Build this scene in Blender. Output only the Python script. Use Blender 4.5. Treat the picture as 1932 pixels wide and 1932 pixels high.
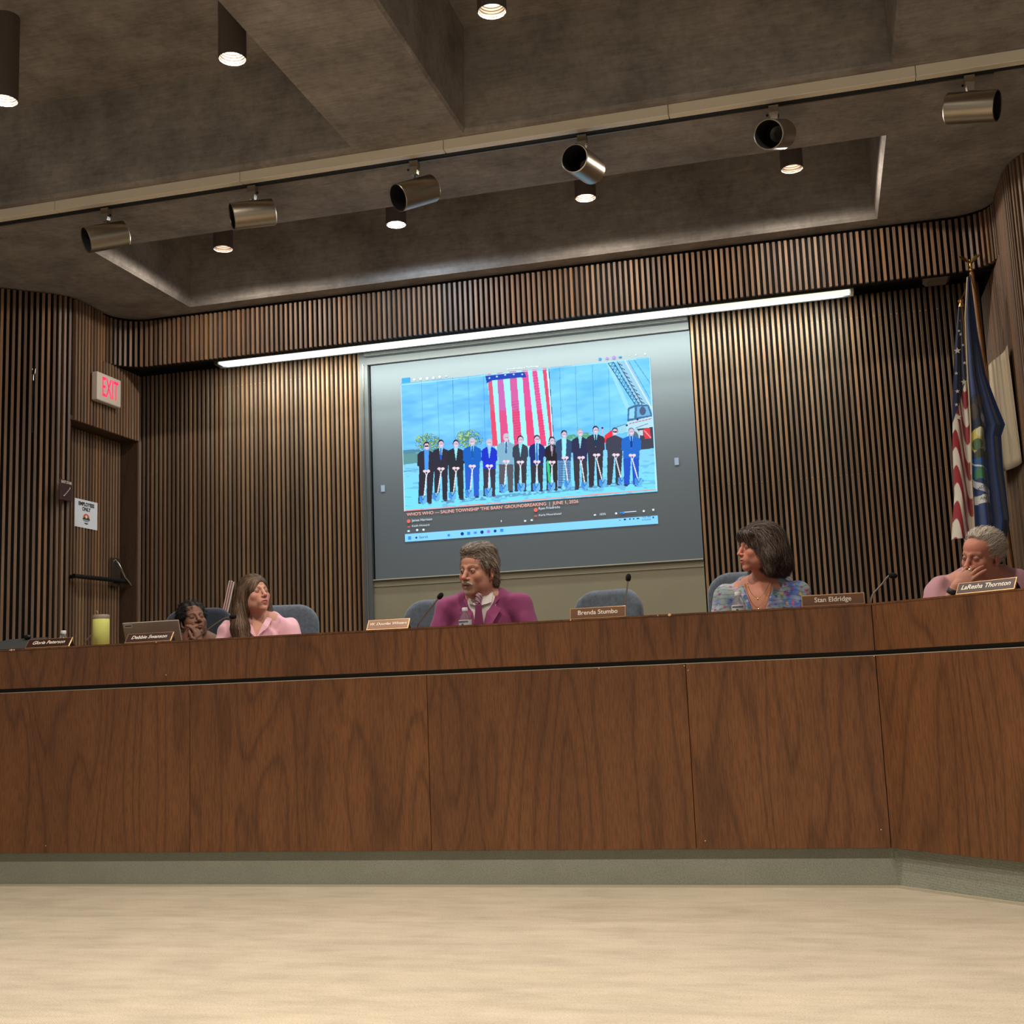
import bpy, bmesh, math, random
import numpy as np
from mathutils import Vector, Matrix
from mathutils.bvhtree import BVHTree
for _o in list(bpy.data.objects): bpy.data.objects.remove(_o)
SC = bpy.context.scene
COL = SC.collection
random.seed(7); RNG = np.random.default_rng(7)

# ---------------------------------------------------------------- camera
CAM_Z = 0.891
cam = bpy.data.cameras.new('camera'); cam_o = bpy.data.objects.new('camera', cam); COL.objects.link(cam_o)
cam.sensor_width = 36; cam.sensor_height = 36; cam.sensor_fit = 'HORIZONTAL'
cam.lens = 2270 / 1932 * 36; cam.clip_start = .05; cam.clip_end = 100
_R = np.array([[0.966862884726998, 0.25221570084141104, -0.03953988349076972],
               [-0.07428144404351812, 0.12974802268795987, -0.988760697883656],
               [-0.24425075068092925, 0.9589331003034782, 0.14418349397265287]])
cam_o.matrix_world = Matrix(((_R[0][0], -_R[1][0], -_R[2][0], 0), (_R[0][1], -_R[1][1], -_R[2][1], 0),
                             (_R[0][2], -_R[1][2], -_R[2][2], CAM_Z), (0, 0, 0, 1)))
SC.camera = cam_o
# ---------------------------------------------------------------- exposure, world
SC.view_settings.view_transform = 'Standard'; SC.view_settings.look = 'None'
SC.view_settings.exposure = 0.15; SC.view_settings.gamma = 1; SC.view_settings.use_curve_mapping = False
SC.cycles.use_denoising = True
SC.cycles.max_bounces = 7; SC.cycles.diffuse_bounces = 4; SC.cycles.glossy_bounces = 3
SC.cycles.transmission_bounces = 6; SC.cycles.transparent_max_bounces = 8
SC.cycles.sample_clamp_indirect = 4; SC.cycles.caustics_reflective = False; SC.cycles.caustics_refractive = False
W = bpy.data.worlds.new('world'); SC.world = W; W.use_nodes = True
W.node_tree.nodes['Background'].inputs[0].default_value = (1.0, .94, .86, 1)
W.node_tree.nodes['Background'].inputs[1].default_value = 0.34

def lamp(name, kind, loc, power, color, direction=(0, 0, -1), **k):
    l = bpy.data.lights.new(name, kind); l.energy = power; l.color = color
    for a, v in k.items(): setattr(l, a, v)
    o = bpy.data.objects.new(name, l); COL.objects.link(o); o.location = loc
    o.rotation_euler = Vector(direction).to_track_quat('-Z', 'Y').to_euler()
    return o
WARM = (1.0, .89, .75)
# the downlights' own light (the fittings are built further down): rows at y = 7.06, 4.86 and the rows over the audience
ROWS = [(7.06, (-3.734, -2.497, -1.244, .014)), (4.86, (-3.77, -2.517, -1.238, .04)),
        (2.66, (-3.77, -2.517, -1.238, .04, 1.3)), (.46, (-2.517, -1.238, .04, 1.3)), (-1.7, (-2.517, -1.238, .04, 1.3))]
for _y, _xs in ROWS:
    for _x in _xs:
        cold = (_y > 7 and abs(_x + 2.497) < .01)
        back = _y < 4
        row1 = _y > 7
        lamp('downlight_lamp', 'SPOT', (_x, _y, 3.882 if row1 else 3.905), (165 if back else 95 if not row1 else 34) * (1.15 if cold else 1), (.66, .82, 1.0) if cold else WARM,
             spot_size=math.radians(104 if back else 180 if row1 else 150), spot_blend=.6 if not row1 else .22, shadow_soft_size=.03)
# the fluorescent strip's light
lamp('strip_lamp', 'AREA', (-2.02, 8.2, 3.425), 62, (.95, 1.0, .86), (0, .75, -1), shape='RECTANGLE', size=4.6, size_y=.07)

# ---------------------------------------------------------------- mesh helpers
class MB:
    def __init__(s): s.v = []; s.f = []; s.m = []
    def add(s, vs, fs, mi=0):
        n = len(s.v); s.v += [tuple(map(float, p)) for p in vs]; s.f += [tuple(i + n for i in f) for f in fs]; s.m += [mi] * len(fs); return s
    def box(s, lo, hi, mi=0, M=None):
        x0, y0, z0 = lo; x1, y1, z1 = hi
        vs = [(x0, y0, z0), (x1, y0, z0), (x1, y1, z0), (x0, y1, z0), (x0, y0, z1), (x1, y0, z1), (x1, y1, z1), (x0, y1, z1)]
        if M is not None: vs = [M @ Vector(p) for p in vs]
        return s.add(vs, [(3, 2, 1, 0), (4, 5, 6, 7), (0, 1, 5, 4), (1, 2, 6, 5), (2, 3, 7, 6), (3, 0, 4, 7)], mi)
    def cham(s, lo, hi, c, mi=0, M=None):
        x0, y0, z0 = lo; x1, y1, z1 = hi
        vs = []; fs = []
        for z, e in ((z0, c), (z0 + c, 0), (z1 - c, 0), (z1, c)):
            for p in ((x0 + c, y0 + e), (x1 - c, y0 + e), (x1 - e, y0 + c), (x1 - e, y1 - c), (x1 - c, y1 - e), (x0 + c, y1 - e), (x0 + e, y1 - c), (x0 + e, y0 + c)):
                vs.append((p[0], p[1], z))
        for r in range(3):
            for i in range(8): fs.append((r * 8 + i, r * 8 + (i + 1) % 8, r * 8 + 8 + (i + 1) % 8, r * 8 + 8 + i))
        fs.append(tuple(reversed(range(8)))); fs.append(tuple(range(24, 32)))
        if M is not None: vs = [M @ Vector(p) for p in vs]
        return s.add(vs, fs, mi)
    def lathe(s, prof, n=32, M=None, mi=0, cap0=False, cap1=False):
        vs = []; fs = []
        for r, z in prof:
            for i in range(n):
                a = 2 * math.pi * i / n; vs.append((r * math.cos(a), r * math.sin(a), z))
        for k in range(len(prof) - 1):
            for i in range(n):
                j = (i + 1) % n; fs.append((k * n + i, k * n + j, k * n + n + j, k * n + n + i))
        if cap0: fs.append(tuple(reversed(range(n))))
        if cap1: fs.append(tuple(range((len(prof) - 1) * n, len(prof) * n)))
        if M is not None: vs = [M @ Vector(p) for p in vs]
        return s.add(vs, fs, mi)
    def tube(s, pts, r, n=10, mi=0):
        pts = [Vector(p) for p in pts]; rs = r if isinstance(r, (list, tuple)) else [r] * len(pts)
        vs = []; fs = []; up = None
        for k, p in enumerate(pts):
            t = (pts[min(k + 1, len(pts) - 1)] - pts[max(k - 1, 0)]).normalized()
            if up is None: up = Vector((0, 0, 1)) if abs(t.z) < .9 else Vector((1, 0, 0))
            a = t.cross(up).normalized(); b = a.cross(t).normalized(); up = b
            for i in range(n):
                q = 2 * math.pi * i / n; vs.append(p + (a * math.cos(q) + b * math.sin(q)) * rs[k])
        for k in range(len(pts) - 1):
            for i in range(n):
                j = (i + 1) % n; fs.append((k * n + i, k * n + j, k * n + n + j, k * n + n + i))
        fs.append(tuple(reversed(range(n)))); fs.append(tuple(range((len(pts) - 1) * n, len(pts) * n)))
        return s.add(vs, fs, mi)
    def prism(s, poly, M, d, mi=0):   # polygon in local xz, extruded along local y by d
        n = len(poly); vs = [M @ Vector((x, 0, z)) for x, z in poly] + [M @ Vector((x, d, z)) for x, z in poly]
        fs = [tuple(range(n)), tuple(reversed(range(n, 2 * n)))] + [((i + 1) % n, i, i + n, (i + 1) % n + n) for i in range(n)]
        return s.add(vs, fs, mi)
    def ico(s, c, r, sub=2, mi=0, M=None):
        bm = bmesh.new(); bmesh.ops.create_icosphere(bm, subdivisions=sub, radius=1)
        rr = r if isinstance(r, (tuple, list)) else (r, r, r)
        vs = [Vector((v.co.x * rr[0] + c[0], v.co.y * rr[1] + c[1], v.co.z * rr[2] + c[2])) for v in bm.verts]
        if M is not None: vs = [M @ v for v in vs]
        fs = [tuple(v.index for v in f.verts) for f in bm.faces]; bm.free()
        return s.add(vs, fs, mi)
    def build(s, name, mats, parent=None, smooth=False, angle=None):
        me = bpy.data.meshes.new(name); me.from_pydata(s.v, [], s.f)
        if not isinstance(mats, (list, tuple)): mats = [mats]
        for m in mats: me.materials.append(m)
        if len(mats) > 1: me.polygons.foreach_set('material_index', s.m)
        bm = bmesh.new(); bm.from_mesh(me); bmesh.ops.recalc_face_normals(bm, faces=bm.faces); bm.to_mesh(me); bm.free()
        me.update()
        o = bpy.data.objects.new(name, me); COL.objects.link(o)
        if smooth:
            me.polygons.foreach_set('use_smooth', [True] * len(me.polygons))
            me.set_sharp_from_angle(angle=math.radians(angle or 40))
        if parent is not None: o.parent = parent
        return o
def tag(o, label=None, cat=None, group=None, kind=None):
    if label: o['label'] = label
    if cat: o['category'] = cat
    if group: o['group'] = group
    if kind: o['kind'] = kind
    return o
def empty(name, loc=(0, 0, 0), rz=0, label=None, cat=None, group=None):
    o = bpy.data.objects.new(name, None); COL.objects.link(o); o.empty_display_size = .05
    o.location = loc; o.rotation_euler = (0, 0, rz); return tag(o, label, cat, group)
def copy_tree(o, parent=None):
    c = o.copy(); COL.objects.link(c); c.parent = parent
    for ch in [x for x in COL.objects if x.parent == o]: copy_tree(ch, c)
    return c
def np_mesh(name, V, Fq, mats, parent=None, smooth=True, colors=None):
    me = bpy.data.meshes.new(name); V = np.asarray(V, np.float32); Fq = np.asarray(Fq, np.int32)
    n = Fq.shape[1]
    me.vertices.add(len(V)); me.vertices.foreach_set('co', V.ravel())
    me.loops.add(Fq.size); me.loops.foreach_set('vertex_index', Fq.ravel())
    me.polygons.add(len(Fq)); me.polygons.foreach_set('loop_start', np.arange(0, Fq.size, n, dtype=np.int32))
    if smooth: me.polygons.foreach_set('use_smooth', np.ones(len(Fq), bool))
    if not isinstance(mats, (list, tuple)): mats = [mats]
    for m in mats: me.materials.append(m)
    if colors is not None:
        a = me.color_attributes.new('Col', 'FLOAT_COLOR', 'POINT')
        c = np.ones((len(V), 4), np.float32); c[:, :3] = colors; a.data.foreach_set('color', c.ravel())
    me.update(calc_edges=True); me.validate()
    o = bpy.data.objects.new(name, me); COL.objects.link(o)
    if parent is not None: o.parent = parent
    return o
def text(name, s, size, mat, M, parent=None, depth=.0004, align='CENTER', shear=0, bold=0, sx=1.0):
    cu = bpy.data.curves.new(name, 'FONT'); cu.body = s; cu.size = size; cu.align_x = align; cu.align_y = 'CENTER'
    cu.extrude = depth; cu.shear = shear; cu.offset = bold; cu.resolution_u = 3
    t = bpy.data.objects.new(name + '_src', cu); COL.objects.link(t)
    dg = bpy.context.evaluated_depsgraph_get(); me = bpy.data.meshes.new_from_object(t.evaluated_get(dg))
    bpy.data.objects.remove(t); bpy.data.curves.remove(cu)
    me.transform(M @ Matrix.Diagonal((sx, 1, 1, 1))); me.name = name
    me.materials.clear(); me.materials.append(mat)
    o = bpy.data.objects.new(name, me); COL.objects.link(o)
    if parent is not None: o.parent = parent
    return o
FRONT = Matrix.Rotation(math.pi / 2, 4, 'X')      # text plane xy -> faces -y, reads along +x
def T(*p): return Matrix.Translation(Vector(p))
def RZ(a): return Matrix.Rotation(a, 4, 'Z')
def RX(a): return Matrix.Rotation(a, 4, 'X')

# ---------------------------------------------------------------- materials
def srgb(r, g, b):
    f = lambda c: c / 12.92 if c <= .04045 else ((c + .055) / 1.055) ** 2.4
    return (f(r / 255), f(g / 255), f(b / 255))
def mat(name, col=(.5, .5, .5), rough=.6, metal=0, spec=.5, emit=None, es=0, alpha=1, trans=0, sheen=0, ior=1.45):
    m = bpy.data.materials.new(name); m.use_nodes = True; b = m.node_tree.nodes['Principled BSDF']
    b.inputs['Base Color'].default_value = (*col, 1); b.inputs['Roughness'].default_value = rough
    b.inputs['Metallic'].default_value = metal; b.inputs['Specular IOR Level'].default_value = spec
    b.inputs['IOR'].default_value = ior
    if trans: b.inputs['Transmission Weight'].default_value = trans
    if sheen: b.inputs['Sheen Weight'].default_value = sheen
    if emit: b.inputs['Emission Color'].default_value = (*emit, 1); b.inputs['Emission Strength'].default_value = es
    return m
class NT:
    def __init__(s, m): s.m = m; s.t = m.node_tree; s.b = s.t.nodes['Principled BSDF']
    def n(s, typ, **k):
        nd = s.t.nodes.new(typ)
        for a, v in k.items():
            if a.startswith('i_'): nd.inputs[a[2:].replace('_', ' ')].default_value = v
            else: setattr(nd, a, v)
        return nd
    def l(s, a, b): s.t.links.new(a, b)
    def coord(s, scale=(1, 1, 1), loc=(0, 0, 0), rand=False, kind='Object', rot=(0, 0, 0)):
        tc = s.n('ShaderNodeTexCoord'); mp = s.n('ShaderNodeMapping')
        mp.inputs['Scale'].default_value = scale; mp.inputs['Location'].default_value = loc; mp.inputs['Rotation'].default_value = rot
        src = tc.outputs[kind]
        if rand:
            oi = s.n('ShaderNodeObjectInfo'); cm = s.n('ShaderNodeVectorMath', operation='SCALE'); cm.inputs[0].default_value = (37, 19, 53)
            s.l(oi.outputs['Random'], cm.inputs['Scale']); ad = s.n('ShaderNodeVectorMath', operation='ADD')
            s.l(src, ad.inputs[0]); s.l(cm.outputs[0], ad.inputs[1]); src = ad.outputs[0]
        s.l(src, mp.inputs[0]); return mp.outputs[0]
    def noise(s, vec, scale, detail=4, rough=.5, dist=0):
        n = s.n('ShaderNodeTexNoise'); n.inputs['Scale'].default_value = scale; n.inputs['Detail'].default_value = detail
        n.inputs['Roughness'].default_value = rough; n.inputs['Distortion'].default_value = dist; s.l(vec, n.inputs['Vector']); return n.outputs['Fac']
    def ramp(s, fac, stops):
        r = s.n('ShaderNodeValToRGB'); e = r.color_ramp.elements
        while len(e) < len(stops): e.new(.5)
        for i, (p, c) in enumerate(stops): e[i].position = p; e[i].color = (*c, 1) if len(c) == 3 else c
        s.l(fac, r.inputs[0]); return r.outputs[0]
    def mix(s, fac, a, b, mode='MIX'):
        m = s.n('ShaderNodeMix', data_type='RGBA', blend_type=mode)
        for sock, v in ((m.inputs[0], fac), (m.inputs[6], a), (m.inputs[7], b)):
            if isinstance(v, (int, float)): sock.default_value = v
            elif isinstance(v, tuple): sock.default_value = (*v, 1) if len(v) == 3 else v
            else: s.l(v, sock)
        return m.outputs[2]
    def bump(s, h, strength=.3, dist=.01):
        b = s.n('ShaderNodeBump'); b.inputs['Strength'].default_value = strength; b.inputs['Distance'].default_value = dist
        s.l(h, b.inputs['Height']); s.l(b.outputs[0], s.b.inputs['Normal'])
    def base(s, c): s.l(c, s.b.inputs['Base Color'])

def wood_mat(name, dark, mid, light, rough=.42, grain=1.0, rand=True, axis='z', big=1.0):
    """veneer with upright grain: fine pores, growth-ring bands stretched into cathedrals"""
    m = mat(name, mid, rough); t = NT(m)
    v = t.coord(rand=rand)
    sc = {'z': (1, 1, .09), 'x': (.09, 1, 1)}[axis]
    mp = t.n('ShaderNodeMapping'); mp.inputs['Scale'].default_value = sc; t.l(v, mp.inputs[0])
    fine = t.noise(mp.outputs[0], 160 * grain, 3, .6)
    sc2 = {'z': (1, 1, .16), 'x': (.16, 1, 1)}[axis]
    mp2 = t.n('ShaderNodeMapping'); mp2.inputs['Scale'].default_value = sc2; t.l(v, mp2.inputs[0])
    low = t.noise(mp2.outputs[0], 2.1 * big, 2, .45, .3)
    # contour lines of the low noise = growth rings
    mul = t.n('ShaderNodeMath', operation='MULTIPLY'); mul.inputs[1].default_value = 34; t.l(low, mul.inputs[0])
    sn = t.n('ShaderNodeMath', operation='PINGPONG'); sn.inputs[1].default_value = 1.0; t.l(mul.outputs[0], sn.inputs[0])
    ring = t.ramp(sn.outputs[0], [(0, (0, 0, 0)), (.32, (.75, .75, .75)), (1, (1, 1, 1))])
    tone = t.noise(mp2.outputs[0], 5.0 * big, 2)
    c1 = t.mix(tone, dark, light)
    c1 = t.mix(.45, c1, mid)
    c2 = t.mix(ring, dark, c1)
    c2 = t.mix(.5, c1, c2)
    fr = t.ramp(fine, [(.36, (.55, .55, .55)), (.58, (1, 1, 1))])
    c3 = t.mix(.75, c2, fr, 'MULTIPLY')
    t.base(c3); t.bump(fine, .12, .002)
    return m
# ================================================================ materials of the room
M_carpet = mat('floor_carpet', srgb(205, 183, 150), .95, spec=.1, sheen=.2); _t = NT(M_carpet)
_v = _t.coord(); _big = _t.noise(_v, 1.3, 5, .6); _w = _t.noise(_v, 160, 2, .6); _mid = _t.noise(_t.coord(scale=(.5, 1.6, 1)), 7, 5, .65)
_c = _t.ramp(_mid, [(.36, srgb(160, 150, 132)), (.52, srgb(182, 171, 152)), (.68, srgb(196, 184, 165))])
_c = _t.mix(.5, _c, _t.ramp(_big, [(.3, srgb(162, 153, 136)), (.7, srgb(190, 178, 158))]))
_wv = _t.n('ShaderNodeTexWave', wave_type='BANDS', bands_direction='DIAGONAL'); _wv.inputs['Scale'].default_value = 75; _wv.inputs['Distortion'].default_value = 1.5
_t.l(_v, _wv.inputs['Vector'])
_c = _t.mix(.22, _c, _t.ramp(_wv.outputs['Fac'], [(.2, (.55, .5, .42)), (.6, (1, 1, 1))]), 'MULTIPLY')
_c = _t.mix(.5, _c, _t.ramp(_w, [(.34, (.62, .59, .54)), (.55, (1, 1, 1))]), 'MULTIPLY')
_t.base(_c); _t.bump(_w, .5, .004)
M_riser = mat('riser_carpet', srgb(150, 146, 126), .95, spec=.1, sheen=.2); _t = NT(M_riser)
_v = _t.coord(); _w = _t.noise(_v, 170, 2, .6); _b = _t.noise(_v, 4, 4, .6)
_wv = _t.n('ShaderNodeTexWave', wave_type='BANDS', bands_direction='DIAGONAL'); _wv.inputs['Scale'].default_value = 60; _t.l(_v, _wv.inputs['Vector'])
_c = _t.mix(_b, srgb(138, 142, 130), srgb(160, 163, 150))
_c = _t.mix(.3, _c, _t.ramp(_wv.outputs['Fac'], [(.2, (.6, .6, .55)), (.6, (1, 1, 1))]), 'MULTIPLY')
_c = _t.mix(.55, _c, _t.ramp(_w, [(.34, (.6, .6, .56)), (.56, (1, 1, 1))]), 'MULTIPLY')
_t.base(_c); _t.bump(_w, .5, .004)
M_edge = mat('edge_strip_vinyl', srgb(176, 168, 146), .5)

def concrete(name, k=1.0, stretch=(1, 1, 1)):
    m = mat(name, (.2, .18, .16), .8, spec=.25); t = NT(m); v = t.coord(scale=stretch)
    a = t.noise(v, 3.2, 6, .62); b = t.noise(v, 20, 5, .65); s = t.noise(t.coord(scale=(1.2, 14, 14)), 5, 4, .6)
    c = t.ramp(a, [(.3, srgb(112 * k, 107 * k, 103 * k)), (.5, srgb(132 * k, 126 * k, 121 * k)), (.72, srgb(150 * k, 143 * k, 136 * k))])
    c = t.mix(.55, c, t.ramp(b, [(.34, (.66, .64, .62)), (.56, (1, 1, 1))]), 'MULTIPLY')
    c = t.mix(.4, c, t.ramp(s, [(.36, (.6, .58, .56)), (.6, (1, 1, 1))]), 'MULTIPLY')
    t.base(c); t.bump(b, .35, .01); return m
M_conc = concrete('board_formed_concrete', 1.16)
M_dark = mat('dark_backing', srgb(21, 21, 21), .85, spec=.2)
M_soffit = mat('soffit_black', srgb(27, 27, 27), .8, spec=.2)
M_slat = mat('slat_walnut', srgb(120, 88, 62), .5); _t = NT(M_slat)
_oi = _t.n('ShaderNodeObjectInfo'); _v = _t.coord(rand=True)
_mp = _t.n('ShaderNodeMapping'); _mp.inputs['Scale'].default_value = (1, 1, .05); _t.l(_v, _mp.inputs[0])
_f = _t.noise(_mp.outputs[0], 140, 3, .6); _g = _t.noise(_mp.outputs[0], 22, 3, .5, .6)
_c = _t.ramp(_oi.outputs['Random'], [(0, srgb(100, 78, 62)), (.25, srgb(126, 96, 72)), (.5, srgb(112, 92, 76)), (.75, srgb(146, 108, 76)), (.92, srgb(120, 102, 86)), (1, srgb(156, 120, 86))])
_c = _t.mix(.45, _c, _t.ramp(_g, [(.35, (.62, .56, .52)), (.6, (1, 1, 1))]), 'MULTIPLY')
_c = _t.mix(.5, _c, _t.ramp(_f, [(.36, (.6, .56, .52)), (.58, (1, 1, 1))]), 'MULTIPLY')
_t.base(_c); _t.bump(_f, .1, .002)
M_brass = mat('brass_screw', srgb(216, 180, 128), .3, metal=1)
M_desk = wood_mat('desk_veneer', srgb(62, 36, 20), srgb(116, 72, 41), srgb(148, 97, 54), .38)
M_jamb = wood_mat('jamb_board', srgb(62, 46, 36), srgb(84, 62, 46), srgb(96, 72, 54), .5)
M_gapm = mat('recess_black', srgb(30, 32, 32), .7)
M_plaster = mat('panel_beige_grey', srgb(138, 131, 112), .8, spec=.3); _t = NT(M_plaster)
_n = _t.noise(_t.coord(), 2.5, 4, .5); _t.base(_t.mix(_n, srgb(128, 122, 104), srgb(146, 139, 119)))
M_screen = mat('screen_cloth', srgb(98, 106, 115), .75, spec=.3)
M_frame = mat('screen_frame_grey', srgb(84, 88, 92), .5)
M_trimL = mat('screen_edge_ivory', srgb(186, 178, 156), .5)
M_chrome = mat('brushed_steel', srgb(176, 172, 164), .28, metal=1)
M_nickel = mat('satin_nickel', srgb(168, 158, 142), .34, metal=1)
M_trackp = mat('track_cover_beige', srgb(240, 228, 206), .4, spec=.7)
M_black = mat('black_plastic', srgb(18, 18, 19), .45)
M_blackm = mat('black_inside', srgb(8, 8, 8), .9)
M_white = mat('white_plastic', srgb(232, 230, 222), .45)

# ================================================================ slats
_slat_cache = {}
def slat_mesh(z0, z1, w=.019, d=.028):
    k = (round(z0, 3), round(z1, 3), w)
    if k not in _slat_cache:
        mb = MB(); c = .0015
        pts = [(-w / 2, d), (-w / 2, c), (-w / 2 + c, 0), (w / 2 - c, 0), (w / 2, c), (w / 2, d)]
        vs = [(x, y, z0) for x, y in pts] + [(x, y, z1) for x, y in pts]
        mb.add(vs, [(i, (i + 1) % 6, (i + 1) % 6 + 6, i + 6) for i in range(6)] + [tuple(reversed(range(6))), tuple(range(6, 12))])
        o = mb.build('slat', M_slat); _slat_cache[k] = o.data; bpy.data.objects.remove(o)
    return _slat_cache[k]
def slat(x, y, face, z0, z1, parent, w=.019):
    """face = direction (angle) the slat's front looks to; 0 = towards -y"""
    o = bpy.data.objects.new('slat', slat_mesh(z0, z1, w)); COL.objects.link(o)
    o.location = (x, y, 0); o.rotation_euler = (0, 0, face); o.parent = parent; return o
def path_pts(path, pitch, start=0):
    """points every pitch along a polyline, with the normal angle"""
    out = []; s = start
    for (x0, y0), (x1, y1) in zip(path[:-1], path[1:]):
        L = math.hypot(x1 - x0, y1 - y0); a = math.atan2(y1 - y0, x1 - x0)
        while s < L: out.append((x0 + (x1 - x0) * s / L, y0 + (y1 - y0) * s / L, a)); s += pitch
        s -= L
    return out
def arc(cx, cy, r, a0, a1, n=8):
    return [(cx + r * math.cos(math.radians(a0 + (a1 - a0) * i / n)), cy + r * math.sin(math.radians(a0 + (a1 - a0) * i / n))) for i in range(n + 1)]
def ribbon_wall(name, path, z0, z1, m, off=.03, th=.05, parent=None):
    """backing board that follows the path, set back behind the slats (left of travel = back)"""
    P = []
    for i, (x, y) in enumerate(path):
        x0, y0 = path[max(i - 1, 0)]; x1, y1 = path[min(i + 1, len(path) - 1)]
        a = math.atan2(y1 - y0, x1 - x0); P.append((x, y, -math.sin(a), math.cos(a)))
    vs = []; fs = []
    for x, y, nx, ny in P:
        for o, z in ((off, z0), (off, z1), (off + th, z1), (off + th, z0)): vs.append((x + nx * o, y + ny * o, z))
    for i in range(len(P) - 1):
        for k in range(4): fs.append((i * 4 + k, i * 4 + (k + 1) % 4, i * 4 + 4 + (k + 1) % 4, i * 4 + 4 + k))
    fs += [(0, 1, 2, 3), tuple((len(P) - 1) * 4 + k for k in (3, 2, 1, 0))]
    o = MB().add(vs, fs).build(name, m, parent); 
    if parent is None: o['kind'] = 'structure'
    return o
PITCH = .0382; ZD = .33; ZC = 3.77
def screws(parent, pts):
    mb = MB()
    for x, y, z, nx, ny in pts:
        a = math.atan2(nx, -ny)
        mb.ico((0, 0, 0), (.0028, .0016, .0028), 1, M=T(x + nx * .001, y + ny * .001, z) @ RZ(a))
    o = mb.build('screw_heads', M_brass, parent); o['kind'] = 'stuff'; return o

# back wall: dark board, two fields of slats, beige panel under the screen
wb = MB().box((-5.45, 8.53, 0), (1.3, 8.6, 3.6)).build('wall_back', M_dark); wb['kind'] = 'structure'
sc = []
x = -.771
while x < 1.19:
    slat(x, 8.5, 0, ZD, 3.515, wb)
    for z in (3.352, 2.247): sc.append((x, 8.5, z, 0, -1))
    x += .0383
x = -3.345
while x > -5.36:
    slat(x, 8.5, 0, ZD, 3.515, wb)
    if x > -4.6: sc.append((x, 8.5, 3.352, 0, -1))
    x -= .0381
screws(wb, sc)
pp = MB().box((-3.262, 8.505, ZD), (-.79, 8.53, 1.722)).build('lower_panel', M_plaster, wb)
MB().box((-3.262, 8.497, 1.68), (-.79, 8.505, 1.683)).build('panel_groove', M_trimL, wb)
# fascia
fpath = [(-5.0, 7.30)] + arc(-4.78, 7.64, .22, 180, 90) + arc(.98, 7.64, .22, 90, 0) + [(1.2, 7.30)]
fpath_s = [(-5.0, 7.62)] + arc(-4.78, 7.64, .22, 180, 90) + arc(.98, 7.64, .22, 90, 0) + [(1.2, 7.62)]
tf = ribbon_wall('trim_1', fpath_s, 3.395, ZC, M_dark, .026, .04)
for (x, y, a) in path_pts(fpath_s, PITCH): slat(x, y, a, 3.395, 3.745, tf)
ts = MB().box((-5.4, 7.9, 3.56), (1.3, 8.53, 3.62)).box((-5.4, 7.895, 3.40), (1.25, 7.93, 3.56)).build('trim_2', M_soffit); ts['kind'] = 'structure'
# left wall: slanting part, bend, then the stair-door wall facing +x
lp = [(-6.6, 5.78), (-5.24, 6.977)] + arc(-5.36, 7.26, .34, -48, 0)[1:] + [(-5.0, 7.26)]
lp = [(-6.9, 5.515), (-5.20, 7.01), (-5.13, 7.075), (-5.075, 7.13), (-5.035, 7.19), (-5.01, 7.25)]
wl = ribbon_wall('wall_left', [(-9.5, 3.2)] + lp, 0, ZC, M_dark)
for (x, y, a) in path_pts([(-7.2, 5.25)] + lp, PITCH, .01): slat(x, y, a, .1, 3.76, wl)
D0, D1, DZ = 7.265, 8.09, 2.88     # stair door: y range, head height
wd = MB().box((-5.11, 7.25 - .03, 0), (-5.03, D0 - .031, ZC)).box((-5.11, D0 - .031, DZ + .031), (-5.03, D1 + .031, ZC)).box((-5.11, D1 + .031, 0), (-5.03, 8.125, ZC)).build('wall_left', M_dark); wd['kind'] = 'structure'
y = 7.28
while y < 8.12:
    over = D0 < y < D1
    slat(-5.0, y, math.pi / 2, DZ if over else ZD, 3.395 if y > 7.62 else 3.76, wd); y += PITCH
for y in (8.098, 8.117): slat(-5.0, y, math.pi / 2, ZD, DZ, wd, .012)
tj = MB().box((-5.2, D1, ZD), (-5.013, D1 + .03, DZ)).box((-5.2, D0 - .03, ZD), (-5.03, D0, DZ)).box((-5.2, D0 - .03, DZ), (-5.02, D1 + .03, DZ + .03)).build('trim_3', M_jamb); tj['kind'] = 'structure'
# door
dr = MB().box((-5.22, D0, ZD), (-5.175, D1, DZ)).build('door_1', M_dark); dr['kind'] = 'structure'
y = D0 + .012
while y < D1 - .01: slat(-5.15, y, math.pi / 2, ZD + .02, DZ - .004, dr); y += .0375
pb = MB().tube([(-5.085, 7.40, 1.79), (-5.085, 8.06, 1.80)], .016, 12).tube([(-5.15, 7.44, 1.79), (-5.085, 7.44, 1.79)], .014).build('push_bar', M_black, dr)
lv = MB().box((-5.15, 7.93, 1.76), (-5.115, 8.03, 1.97)).tube([(-5.115, 7.97, 1.96), (-5.08, 7.955, 1.92), (-5.065, 7.975, 1.87), (-5.07, 8.02, 1.83), (-5.06, 8.07, 1.79), (-5.055, 8.085, 1.765)], [.004, .008, .009, .009, .008, .004], 10).build('lever_handle', M_chrome, dr, smooth=True)
# right wall with its bend
rp = [(1.2, 8.52), (1.2, 7.25), (1.21, 7.15), (1.235, 7.06), (1.28, 6.98), (1.36, 6.89), (3.0, 5.45)]
wr = ribbon_wall('wall_right', rp + [(5.5, 3.25)], 0, ZC, M_dark)
for (x, y, a) in path_pts(rp, PITCH, .01):
    slat(x, y, a, ZD if y > 7 else .1, 3.395 if y > 7.62 else 3.76, wr)

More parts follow.
